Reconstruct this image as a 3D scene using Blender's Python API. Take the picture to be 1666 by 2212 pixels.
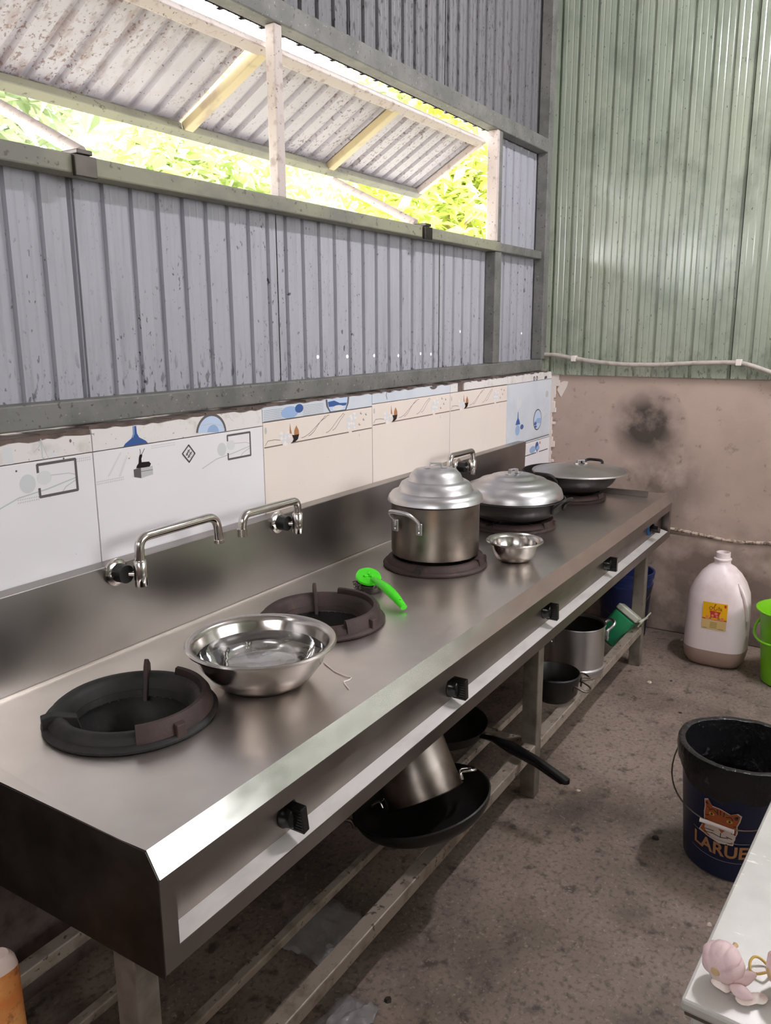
import bpy, bmesh, math, random
from mathutils import Vector, Matrix, Euler
random.seed(7)
R = math.radians
PI = math.pi
for o in list(bpy.data.objects):
    bpy.data.objects.remove(o, do_unlink=True)
scn = bpy.context.scene
COL = scn.collection

# ------------------------------------------------------------------ camera
IW, IH = 1666, 2212
CP = Vector((-0.6934, -1.5198, 1.4817))
YAW, PIT, ROL, FPX = R(32.2033), R(-12.6064), R(-0.3258), 1759.5
fw = Vector((math.cos(PIT)*math.cos(YAW), math.cos(PIT)*math.sin(YAW), math.sin(PIT)))
rt = fw.cross(Vector((0, 0, 1))).normalized()
up = rt.cross(fw)
rt, up = rt*math.cos(ROL)+up*math.sin(ROL), -rt*math.sin(ROL)+up*math.cos(ROL)
cam_d = bpy.data.cameras.new('camera')
cam = bpy.data.objects.new('camera', cam_d)
COL.objects.link(cam)
cam_d.sensor_fit = 'HORIZONTAL'
cam_d.sensor_width = 36.0
cam_d.lens = 36.0*FPX/IW
cam_d.clip_start = 0.02
cam_d.clip_end = 200
cam.matrix_world = Matrix(((rt.x, up.x, -fw.x, CP.x), (rt.y, up.y, -fw.y, CP.y), (rt.z, up.z, -fw.z, CP.z), (0, 0, 0, 1)))
scn.camera = cam


def at(px, py, ax, val):
    """point of a real plane (axis ax = val) seen at photo pixel px, py"""
    r = fw + rt*((px-IW/2)/FPX) - up*((py-IH/2)/FPX)
    return CP + r*((val-CP[ax])/r[ax])


# ------------------------------------------------------------------ world, sun, exposure
W = bpy.data.worlds.new('sky')
scn.world = W
W.use_nodes = True
wn = W.node_tree
wn.nodes.clear()
wo = wn.nodes.new('ShaderNodeOutputWorld')
wb = wn.nodes.new('ShaderNodeBackground')
wb.inputs['Color'].default_value = (0.98, 0.99, 1.0, 1)
wb.inputs['Strength'].default_value = 8.5
wn.links.new(wb.outputs[0], wo.inputs[0])

sun_d = bpy.data.lights.new('sun', 'SUN')
sun_d.energy = 22.0
sun_d.angle = R(0.6)
sun_d.color = (1.0, 0.95, 0.86)
sun = bpy.data.objects.new('sun', sun_d)
COL.objects.link(sun)
sun.location = (3, 3, 12)
sun.rotation_euler = Vector((-0.45, -0.13, -1.44)).to_track_quat('-Z', 'Y').to_euler()

vs = scn.view_settings
vs.view_transform = 'Standard'
vs.look = 'None'
vs.exposure = 0.1
vs.gamma = 1.0
vs.use_curve_mapping = False


# ------------------------------------------------------------------ materials
def srgb(c):
    f = lambda v: v/12.92 if v <= 0.04045 else ((v+0.055)/1.055)**2.4
    return tuple(f(v/255.0) for v in c) + (1.0,)


def mat(name, col, rough=0.5, metal=0.0, layers=(), bump=None, rn=None, spec=None, trans=0.0, alpha=1.0, ior=None, sub=0.0, emit=None, aniso=None, coat=0.0):
    m = bpy.data.materials.new(name)
    m.use_nodes = True
    nt = m.node_tree
    N, L = nt.nodes, nt.links
    b = N['Principled BSDF']
    c4 = srgb(col)
    b.inputs['Base Color'].default_value = c4
    b.inputs['Roughness'].default_value = rough
    b.inputs['Metallic'].default_value = metal
    if spec is not None:
        b.inputs['Specular IOR Level'].default_value = spec
    if trans:
        b.inputs['Transmission Weight'].default_value = trans
    if ior:
        b.inputs['IOR'].default_value = ior
    if alpha < 1:
        b.inputs['Alpha'].default_value = alpha
    if coat:
        b.inputs['Coat Weight'].default_value = coat
        b.inputs['Coat Roughness'].default_value = 0.16
    if sub:
        b.inputs['Subsurface Weight'].default_value = sub
        b.inputs['Subsurface Radius'].default_value = (0.02, 0.015, 0.012)
    if emit:
        b.inputs['Emission Color'].default_value = srgb(emit[0])
        b.inputs['Emission Strength'].default_value = emit[1]
    tc = N.new('ShaderNodeTexCoord')

    def tex(d):
        mp = N.new('ShaderNodeMapping')
        s = d['s']
        mp.inputs['Scale'].default_value = s if isinstance(s, tuple) else (s, s, s)
        off = d.get('o', 0.0)
        mp.inputs['Location'].default_value = (off, off*0.7, off*1.3)
        L.new(tc.outputs['Object'], mp.inputs['Vector'])
        if d.get('t', 'noise') == 'noise':
            n = N.new('ShaderNodeTexNoise')
            n.inputs['Scale'].default_value = 1.0
            n.inputs['Detail'].default_value = d.get('det', 3.0)
            n.inputs['Roughness'].default_value = d.get('r', 0.55)
            out = n.outputs[0]
        else:
            n = N.new('ShaderNodeTexVoronoi')
            n.inputs['Scale'].default_value = 1.0
            out = n.outputs['Distance']
        L.new(mp.outputs[0], n.inputs['Vector'])
        r = N.new('ShaderNodeMapRange')
        r.inputs['From Min'].default_value = d.get('lo', 0.4)
        r.inputs['From Max'].default_value = d.get('hi', 0.6)
        r.inputs['To Min'].default_value = d.get('to0', 0.0)
        r.inputs['To Max'].default_value = d.get('a', 1.0)
        L.new(out, r.inputs['Value'])
        return r.outputs[0]

    def mul(a, c):
        n = N.new('ShaderNodeMath')
        n.operation = 'MULTIPLY'
        L.new(a, n.inputs[0])
        L.new(c, n.inputs[1])
        return n.outputs[0]
    cur = None
    for d in layers:
        f = tex(d)
        if 'mul' in d:
            f = mul(f, tex(d['mul']))
        if 'g' in d:
            ax, v0, v1 = d['g'][:3]
            sp = N.new('ShaderNodeSeparateXYZ')
            L.new(tc.outputs['Object'], sp.inputs[0])
            r = N.new('ShaderNodeMapRange')
            r.inputs['From Min'].default_value = v0
            r.inputs['From Max'].default_value = v1
            r.inputs['To Min'].default_value = d['g'][3] if len(d['g']) > 3 else 0.0
            r.inputs['To Max'].default_value = 1.0
            L.new(sp.outputs[ax], r.inputs['Value'])
            f = mul(f, r.outputs[0])
        if 'ball' in d:
            cx, cy, cz, r0, r1 = d['ball']
            vm = N.new('ShaderNodeVectorMath')
            vm.operation = 'DISTANCE'
            L.new(tc.outputs['Object'], vm.inputs[0])
            vm.inputs[1].default_value = (cx, cy, cz)
            r = N.new('ShaderNodeMapRange')
            r.inputs['From Min'].default_value = r1
            r.inputs['From Max'].default_value = r0
            L.new(vm.outputs['Value'], r.inputs['Value'])
            f = mul(f, r.outputs[0])
        mx = N.new('ShaderNodeMix')
        mx.data_type = 'RGBA'
        L.new(f, mx.inputs['Factor'])
        if cur is None:
            mx.inputs['A'].default_value = c4
        else:
            L.new(cur, mx.inputs['A'])
        mx.inputs['B'].default_value = srgb(d['c'])
        cur = mx.outputs['Result']
    if cur is not None:
        L.new(cur, b.inputs['Base Color'])
    if rn:
        L.new(tex(rn), b.inputs['Roughness'])
    if bump:
        f = tex(bump)
        bp = N.new('ShaderNodeBump')
        bp.inputs['Strength'].default_value = bump.get('k', 0.3)
        bp.inputs['Distance'].default_value = bump.get('d', 0.002)
        L.new(f, bp.inputs['Height'])
        L.new(bp.outputs[0], b.inputs['Normal'])
    return m


MOLD = (38, 34, 32)
M = {}
M['floor'] = mat('floor_concrete', (142, 125, 114), 0.62, layers=[
    dict(s=1.6, det=6, lo=0.42, hi=0.62, c=(102, 89, 80), a=0.9),
    dict(s=5.0, det=8, lo=0.5, hi=0.68, c=(150, 132, 121), a=0.7),
    dict(s=16.0, det=6, lo=0.58, hi=0.68, c=(54, 45, 40), a=0.8),
    dict(s=70.0, det=5, lo=0.5, hi=0.68, c=(72, 61, 54), a=0.65),
    dict(s=110.0, det=3, lo=0.6, hi=0.7, c=(176, 158, 146), a=0.5, o=2),
    dict(s=3.2, det=7, lo=0.55, hi=0.7, c=(70, 60, 53), a=0.7, o=3),
], bump=dict(s=45.0, det=6, lo=0, hi=1, k=0.35, d=0.004), rn=dict(s=6.0, det=5, lo=0.3, hi=0.7, to0=0.45, a=0.78))
M['plaster'] = mat('cement_plaster', (186, 163, 151), 0.8, layers=[
    dict(s=2.2, det=5, lo=0.4, hi=0.7, c=(164, 142, 130), a=0.8),
    dict(s=7.0, det=6, lo=0.52, hi=0.72, c=(186, 165, 152), a=0.6),
    dict(s=22.0, det=5, lo=0.62, hi=0.72, c=(96, 82, 72), a=0.5),
    dict(s=5.5, det=5, lo=0.3, hi=0.55, c=(52, 45, 40), a=0.92, ball=(3.33, -0.49, 1.02, 0.08, 0.2)),
    dict(s=6.5, det=5, lo=0.35, hi=0.6, c=(80, 68, 58), a=0.7, ball=(3.33, -0.56, 0.74, 0.05, 0.3)),
    dict(s=4.5, det=6, lo=0.38, hi=0.6, c=(98, 82, 72), a=0.75, g=(2, 0.62, 0.45)),
    dict(s=8, det=6, lo=0.38, hi=0.6, c=(60, 50, 44), a=0.75, g=(2, 0.3, 0.0)),
], bump=dict(s=30.0, det=6, lo=0, hi=1, k=0.3, d=0.004))
M['brick_core'] = mat('mortar_brown', (104, 88, 82), 0.9, layers=[
    dict(s=25, det=5, lo=0.45, hi=0.7, c=(66, 54, 50), a=0.8)], bump=dict(s=60, det=5, lo=0, hi=1, k=0.6, d=0.006))
_sheet = lambda seed, dens, base, c2: [
    dict(s=(3, 3, 1.5), det=4, lo=0.35, hi=0.7, c=c2, a=0.6, o=seed),
    dict(s=(34, 34, 2.2), det=3, lo=0.52, hi=0.75, c=(118, 114, 120), a=0.35, o=seed),
    dict(s=(110, 110, 60), det=2, lo=0.66, hi=0.7, c=MOLD, a=0.9, o=seed, mul=dict(s=(5, 5, 2.5), det=4, lo=0.50-dens, hi=0.66-dens, o=seed)),
    dict(s=(60, 60, 34), det=3, lo=0.66, hi=0.71, c=MOLD, a=0.85, o=seed+3, mul=dict(s=(6, 6, 2.5), det=4, lo=0.46-dens, hi=0.64-dens, o=seed+5)),
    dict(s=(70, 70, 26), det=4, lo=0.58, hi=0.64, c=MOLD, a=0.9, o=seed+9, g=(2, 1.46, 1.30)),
]
M['sheet_low'] = mat('grey_metal_sheet', (168, 167, 174), 0.5, layers=_sheet(1, 0.03, None, (154, 153, 161)), spec=0.4)
M['sheet_up'] = mat('mouldy_dimmed_sheet', (112, 110, 112), 0.55, layers=_sheet(11, 0.15, None, (96, 94, 95)) + [  # real mould, but the grey is also darkened for the dimmer upper wall
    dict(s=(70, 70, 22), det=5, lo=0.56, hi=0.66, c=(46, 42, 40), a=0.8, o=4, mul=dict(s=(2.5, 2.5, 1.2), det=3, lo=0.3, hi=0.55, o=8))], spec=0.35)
M['flap'] = mat('awning_metal_sheet', (186, 180, 188), 0.5, layers=[
    dict(s=4, det=4, lo=0.4, hi=0.7, c=(168, 162, 170), a=0.6),
    dict(s=(95, 70, 95), det=3, lo=0.57, hi=0.63, c=(124, 102, 98), a=0.85, mul=dict(s=(3.4, 3.4, 3.4), det=4, lo=0.38, hi=0.56, o=2)),
    dict(s=(110, 80, 110), det=2, lo=0.68, hi=0.71, c=(88, 72, 70), a=0.8, o=5),
    dict(s=(30, 12, 20), det=4, lo=0.5, hi=0.62, c=(140, 116, 108), a=0.5, o=3, g=(0, 1.15, 0.85))], spec=0.4)
M['green'] = mat('green_metal_sheet', (158, 163, 145), 0.38, layers=[
    dict(s=(2, 1.6, 1.2), det=4, lo=0.35, hi=0.68, c=(130, 142, 125), a=0.8),
    dict(s=(20, 26, 1.6), det=5, lo=0.5, hi=0.72, c=(164, 170, 152), a=0.45),
    dict(s=(8, 8, 5), det=6, lo=0.5, hi=0.68, c=(102, 110, 97), a=0.5, o=3),
    dict(s=(90, 90, 45), det=3, lo=0.67, hi=0.71, c=(58, 62, 54), a=0.8),
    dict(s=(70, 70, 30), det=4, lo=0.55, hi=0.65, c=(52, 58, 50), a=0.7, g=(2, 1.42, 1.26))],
    spec=0.9, coat=0.7, rn=dict(s=(6, 6, 2.5), det=4, lo=0.35, hi=0.65, to0=0.12, a=0.26))
M['tube_dark'] = mat('galvanised_tube', (118, 116, 112), 0.6, 0.0, layers=[
    dict(s=12, det=6, lo=0.4, hi=0.65, c=(92, 91, 86), a=0.8),
    dict(s=70, det=4, lo=0.62, hi=0.68, c=(62, 52, 46), a=0.8),
    dict(s=90, det=3, lo=0.66, hi=0.7, c=(168, 164, 158), a=0.6, o=4)], bump=dict(s=80, det=3, lo=0, hi=1, k=0.1, d=0.001))
M['tube_sill'] = mat('mossy_tube', (140, 138, 118), 0.6, layers=[
    dict(s=(5, 8, 8), det=5, lo=0.42, hi=0.62, c=(112, 110, 104), a=0.8),
    dict(s=60, det=4, lo=0.62, hi=0.68, c=(74, 66, 50), a=0.7)])
M['tube_pale'] = mat('pale_tube', (196, 182, 176), 0.55, layers=[
    dict(s=30, det=5, lo=0.55, hi=0.68, c=(150, 128, 118), a=0.7),
    dict(s=90, det=3, lo=0.66, hi=0.69, c=(90, 66, 56), a=0.8)])
M['tube_yellow'] = mat('yellowed_tube', (204, 186, 146), 0.5, layers=[
    dict(s=14, det=5, lo=0.5, hi=0.68, c=(168, 148, 128), a=0.8)])
M['steel'] = mat('brushed_stainless', (226, 218, 212), 0.3, 1.0, layers=[
    dict(s=(4, 4, 4), det=1.5, lo=0.3, hi=0.75, c=(206, 198, 192), a=0.7),
    dict(s=(14, 14, 14), det=1.5, lo=0.45, hi=0.9, c=(234, 228, 222), a=0.5)],
    rn=dict(s=(5, 5, 5), det=1.5, lo=0.25, hi=0.75, to0=0.285, a=0.37), bump=dict(s=3.0, det=1, lo=0, hi=1, k=0.05, d=0.02))
M['steel_chamfer'] = mat('scuffed_stainless', (206, 203, 199), 0.25, 1.0, layers=[
    dict(s=(10, 24, 24), det=2, lo=0.4, hi=0.75, c=(184, 181, 176), a=0.6)],
    rn=dict(s=(9, 20, 20), det=2, lo=0.25, hi=0.75, to0=0.15, a=0.262))
M['steel_back'] = mat('backsplash_stainless', (172, 166, 163), 0.3, 1.0, layers=[
    dict(s=(4, 4, 6), det=1.5, lo=0.3, hi=0.7, c=(146, 141, 138), a=0.8)],
    rn=dict(s=5, det=1.5, lo=0.3, hi=0.7, to0=0.29, a=0.42))
M['steel_dull'] = mat('dull_stainless', (142, 133, 129), 0.42, 1.0, layers=[
    dict(s=(5, 8, 8), det=2, lo=0.3, hi=0.7, c=(124, 115, 111), a=0.8)],
    rn=dict(s=6, det=1.5, lo=0.3, hi=0.7, to0=0.32, a=0.52))
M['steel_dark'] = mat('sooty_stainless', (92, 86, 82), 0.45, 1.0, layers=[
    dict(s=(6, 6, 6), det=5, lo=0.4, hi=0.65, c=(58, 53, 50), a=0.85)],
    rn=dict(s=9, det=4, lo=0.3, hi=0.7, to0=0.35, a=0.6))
M['ledge'] = mat('scuffed_ledge_steel', (232, 226, 222), 0.5, 0.55, layers=[
    dict(s=(9, 20, 20), det=3, lo=0.45, hi=0.8, c=(196, 190, 184), a=0.7)])
M['rail'] = mat('grimy_rail_tube', (160, 146, 134), 0.55, 0.35, layers=[
    dict(s=20, det=6, lo=0.5, hi=0.66, c=(110, 96, 80), a=0.7),
    dict(s=60, det=4, lo=0.62, hi=0.67, c=(52, 44, 38), a=0.8)])
M['leg'] = mat('grimy_leg_tube', (124, 114, 104), 0.55, 0.3, layers=[
    dict(s=14, det=6, lo=0.45, hi=0.66, c=(84, 75, 66), a=0.8)])
M['chrome'] = mat('polished_steel', (206, 200, 196), 0.14, 1.0, rn=dict(s=30, det=3, lo=0.3, hi=0.7, to0=0.1, a=0.22))
M['bowl_steel'] = mat('spun_steel', (188, 182, 178), 0.22, 1.0, rn=dict(s=(6, 6, 60), det=2, lo=0.3, hi=0.7, to0=0.14, a=0.25))
M['alu'] = mat('aluminium', (206, 204, 206), 0.32, 1.0, layers=[
    dict(s=9, det=2, lo=0.4, hi=0.8, c=(184, 178, 178), a=0.6)], rn=dict(s=8, det=1.5, lo=0.3, hi=0.7, to0=0.29, a=0.42))
M['alu_worn'] = mat('scorched_aluminium', (140, 131, 124), 0.36, 1.0, layers=[
    dict(s=(5, 5, 7), det=5, lo=0.42, hi=0.62, c=(104, 93, 86), a=0.85),
    dict(s=(9, 9, 5), det=4, lo=0.56, hi=0.7, c=(156, 120, 94), a=0.6, o=4),
    dict(s=10, det=5, lo=0.3, hi=0.6, c=(70, 60, 54), a=0.8, g=(2, 0.06, 0.0))],
    rn=dict(s=8, det=2, lo=0.3, hi=0.7, to0=0.3, a=0.48))
M['alu_flat'] = mat('dull_lid_aluminium', (196, 190, 187), 0.4, 1.0, layers=[
    dict(s=9, det=2, lo=0.4, hi=0.8, c=(166, 160, 157), a=0.7)], rn=dict(s=8, det=1.5, lo=0.3, hi=0.7, to0=0.34, a=0.5))
M['wok'] = mat('blackened_iron', (36, 33, 32), 0.42, 0.3, layers=[
    dict(s=18, det=5, lo=0.5, hi=0.7, c=(58, 53, 50), a=0.6)], bump=dict(s=60, det=4, lo=0, hi=1, k=0.2, d=0.002))
M['iron'] = mat('cast_iron', (32, 30, 29), 0.6, 0.2, layers=[
    dict(s=14, det=5, lo=0.48, hi=0.66, c=(50, 44, 42), a=0.7)], bump=dict(s=70, det=5, lo=0, hi=1, k=0.4, d=0.003))
M['iron_rust'] = mat('rusty_cast_iron', (66, 49, 46), 0.62, 0.2, layers=[
    dict(s=12, det=5, lo=0.45, hi=0.66, c=(46, 36, 35), a=0.8),
    dict(s=30, det=5, lo=0.6, hi=0.7, c=(92, 62, 50), a=0.6)], bump=dict(s=70, det=5, lo=0, hi=1, k=0.4, d=0.003))
M['black_plastic'] = mat('black_plastic', (20, 19, 19), 0.22)
M['black_rubber'] = mat('black_rubber', (26, 25, 25), 0.35)
M['blue_plastic_ring'] = mat('blue_ring', (52, 106, 160), 0.4)
M['tile_white'] = mat('white_tile', (232, 228, 230), 0.12, layers=[
    dict(s=3, det=4, lo=0.4, hi=0.7, c=(226, 222, 226), a=0.6), dict(s=120, det=2, lo=0.74, hi=0.77, c=(120, 110, 104), a=0.8)], spec=0.5)
M['tile_cream'] = mat('cream_tile', (233, 220, 209), 0.14, layers=[
    dict(s=3, det=4, lo=0.4, hi=0.7, c=(227, 214, 206), a=0.6), dict(s=120, det=2, lo=0.74, hi=0.77, c=(120, 106, 96), a=0.8)], spec=0.5)
M['tile_blue'] = mat('pale_blue_tile', (210, 214, 221), 0.14, layers=[
    dict(s=6, det=4, lo=0.45, hi=0.7, c=(192, 201, 212), a=0.7)], spec=0.5)
M['tile_cut'] = mat('stained_cut_tile', (226, 220, 218), 0.2, layers=[
    dict(s=14, det=5, lo=0.55, hi=0.7, c=(196, 184, 178), a=0.7), dict(s=80, det=4, lo=0.64, hi=0.68, c=(110, 92, 84), a=0.7)])
M['grout_white'] = mat('broken_plaster_edge', (222, 208, 200), 0.85, bump=dict(s=60, det=5, lo=0, hi=1, k=0.5, d=0.004))
for nm, c in dict(p_dark=(98, 94, 94), p_black=(28, 25, 26), p_tulip=(207, 208, 210), p_pale=(218, 217, 219), p_grey=(190, 191, 191), p_blue=(58, 92, 150), p_lblue=(150, 176, 214), p_sky=(190, 206, 230), p_stem=(194, 198, 195), p_brown=(122, 104, 96), p_orange=(176, 122, 84), p_cream=(238, 228, 220), p_rust=(186, 132, 116)).items():
    M[nm] = mat('print_'+nm[2:], c, 0.15)
M['lime'] = mat('lime_plastic', (126, 200, 28), 0.3, spec=0.5, sub=0.05)
M['green_brush'] = mat('bright_green_plastic', (70, 224, 18), 0.3, spec=0.5, sub=0.08)
M['wool'] = mat('steel_wool', (120, 116, 112), 0.35, 1.0)
M['jug'] = mat('milky_plastic', (240, 224, 224), 0.34, layers=[
    dict(s=6, det=5, lo=0.5, hi=0.7, c=(206, 184, 178), a=0.5),
    dict(s=9, det=5, lo=0.5, hi=0.66, c=(172, 148, 136), a=0.7, g=(2, 0.30, 0.5))], spec=0.5, sub=0.1)
M['jug_liquid'] = mat('brown_sediment_band', (168, 142, 130), 0.36)
M['lab_yellow'] = mat('label_yellow', (244, 182, 14), 0.4)
M['lab_cream'] = mat('label_cream', (224, 190, 128), 0.4)
M['lab_red'] = mat('label_red', (196, 62, 44), 0.4)
M['lab_pink'] = mat('label_pink', (238, 132, 108), 0.4)
M['lab_brown'] = mat('label_brown', (140, 66, 22), 0.4)
M['lab_olive'] = mat('label_olive', (150, 138, 70), 0.4)
M['blue_pail'] = mat('navy_plastic', (22, 32, 66), 0.4, layers=[dict(s=9, det=5, lo=0.5, hi=0.7, c=(28, 40, 80), a=0.6)])
M['blue_pail2'] = mat('blue_plastic', (34, 46, 98), 0.42, layers=[dict(s=7, det=5, lo=0.45, hi=0.7, c=(58, 68, 112), a=0.6)])
M['bag'] = mat('black_bag_film', (24, 24, 26), 0.24, bump=dict(s=(26, 26, 18), det=5, lo=0, hi=1, k=0.8, d=0.012), layers=[dict(s=40, det=4, lo=0.62, hi=0.7, c=(78, 76, 80), a=0.5)])
M['wire'] = mat('bail_wire', (118, 108, 100), 0.4, 1.0)
M['white_plastic'] = mat('white_plastic', (236, 222, 216), 0.35)
M['t_orange'] = mat('emblem_orange', (168, 84, 44), 0.4)
M['t_cream'] = mat('emblem_cream', (206, 190, 178), 0.4)
M['t_dark'] = mat('emblem_dark', (30, 26, 30), 0.4)
M['t_gold'] = mat('lettering_gold', (164, 116, 76), 0.4)
M['t_yellow'] = mat('emblem_yellow', (196, 160, 70), 0.4)
M['t_line'] = mat('emblem_line', (136, 134, 150), 0.4)
M['table'] = mat('worn_table_steel', (208, 204, 199), 0.36, 0.35, layers=[
    dict(s=8, det=5, lo=0.4, hi=0.66, c=(184, 181, 176), a=0.8),
    dict(s=(140, 30, 30), det=3, lo=0.66, hi=0.7, c=(246, 244, 240), a=0.7),
    dict(s=120, det=2, lo=0.72, hi=0.75, c=(130, 118, 110), a=0.7)])
M['garlic'] = mat('garlic_skin', (228, 200, 200), 0.5, layers=[
    dict(s=(70, 70, 18), det=3, lo=0.5, hi=0.7, c=(206, 160, 172), a=0.7), dict(s=20, det=4, lo=0.5, hi=0.7, c=(238, 220, 208), a=0.6)], sub=0.15)
M['garlic_white'] = mat('garlic_flesh', (240, 224, 206), 0.45, sub=0.15)
M['garlic_root'] = mat('garlic_root', (206, 176, 132), 0.7, bump=dict(s=300, det=3, lo=0, hi=1, k=0.6, d=0.002))
M['band'] = mat('rubber_band', (206, 170, 92), 0.4)
M['skin_paper'] = mat('garlic_paper', (236, 222, 212), 0.5, sub=0.1, layers=[dict(s=90, det=4, lo=0.5, hi=0.7, c=(220, 198, 190), a=0.6)])
M['conduit'] = mat('pvc_conduit', (188, 178, 170), 0.45, layers=[dict(s=30, det=5, lo=0.5, hi=0.7, c=(150, 138, 128), a=0.7)])
M['hose'] = mat('cement_crusted_hose', (196, 176, 160), 0.75, layers=[dict(s=60, det=4, lo=0.45, hi=0.6, c=(96, 78, 66), a=0.9)], bump=dict(s=90, det=4, lo=0, hi=1, k=0.7, d=0.006))
M['rust_orange'] = mat('orange_rusted_paint', (206, 122, 62), 0.55, layers=[
    dict(s=14, det=5, lo=0.42, hi=0.6, c=(222, 164, 96), a=0.8), dict(s=50, det=5, lo=0.55, hi=0.68, c=(120, 66, 34), a=0.8)])
M['pale_cap'] = mat('worn_pale_cap', (214, 190, 180), 0.6)
M['green_can'] = mat('green_translucent_plastic', (28, 132, 84), 0.3, layers=[dict(s=5, det=3, lo=0.4, hi=0.65, c=(16, 84, 54), a=0.8)])
M['clear_can'] = mat('cloudy_plastic', (176, 176, 160), 0.35)
M['leaf_a'] = mat('leaf_green', (190, 206, 140), 0.5, layers=[dict(s=3, det=3, lo=0.4, hi=0.6, c=(214, 224, 168), a=0.8)])
M['leaf_b'] = mat('leaf_yellow_green', (214, 222, 120), 0.5, layers=[dict(s=3, det=3, lo=0.4, hi=0.6, c=(190, 208, 112), a=0.8)])
M['leaf_c'] = mat('leaf_grey_green', (186, 200, 160), 0.5)
M['bark'] = mat('pale_bark', (196, 172, 156), 0.8, layers=[dict(s=9, det=5, lo=0.45, hi=0.65, c=(150, 124, 106), a=0.7)])
M['ground'] = mat('outside_soil', (150, 148, 142), 0.9, layers=[dict(s=2, det=5, lo=0.4, hi=0.6, c=(122, 128, 104), a=0.8)])
M['roof'] = mat('roof_sheet', (178, 172, 168), 0.5, layers=[dict(s=3, det=4, lo=0.4, hi=0.7, c=(150, 144, 140), a=0.7)])
M['lamp_tube'] = mat('fluorescent_tube', (255, 250, 244), 0.4, emit=((250, 248, 255), 620.0))
M['crumb'] = mat('food_scrap', (206, 190, 170), 0.6)
M['crumb_dark'] = mat('dark_scrap', (52, 42, 34), 0.7)
M['film'] = mat('clear_film', (230, 226, 226), 0.12, trans=0.75, ior=1.3)


def water_mat():
    m = mat('clear_water', (244, 246, 248), 0.02, trans=1.0, ior=1.33, bump=dict(s=22, det=2, lo=0, hi=1, k=0.05, d=0.01))
    return m


M['water'] = water_mat()


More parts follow.
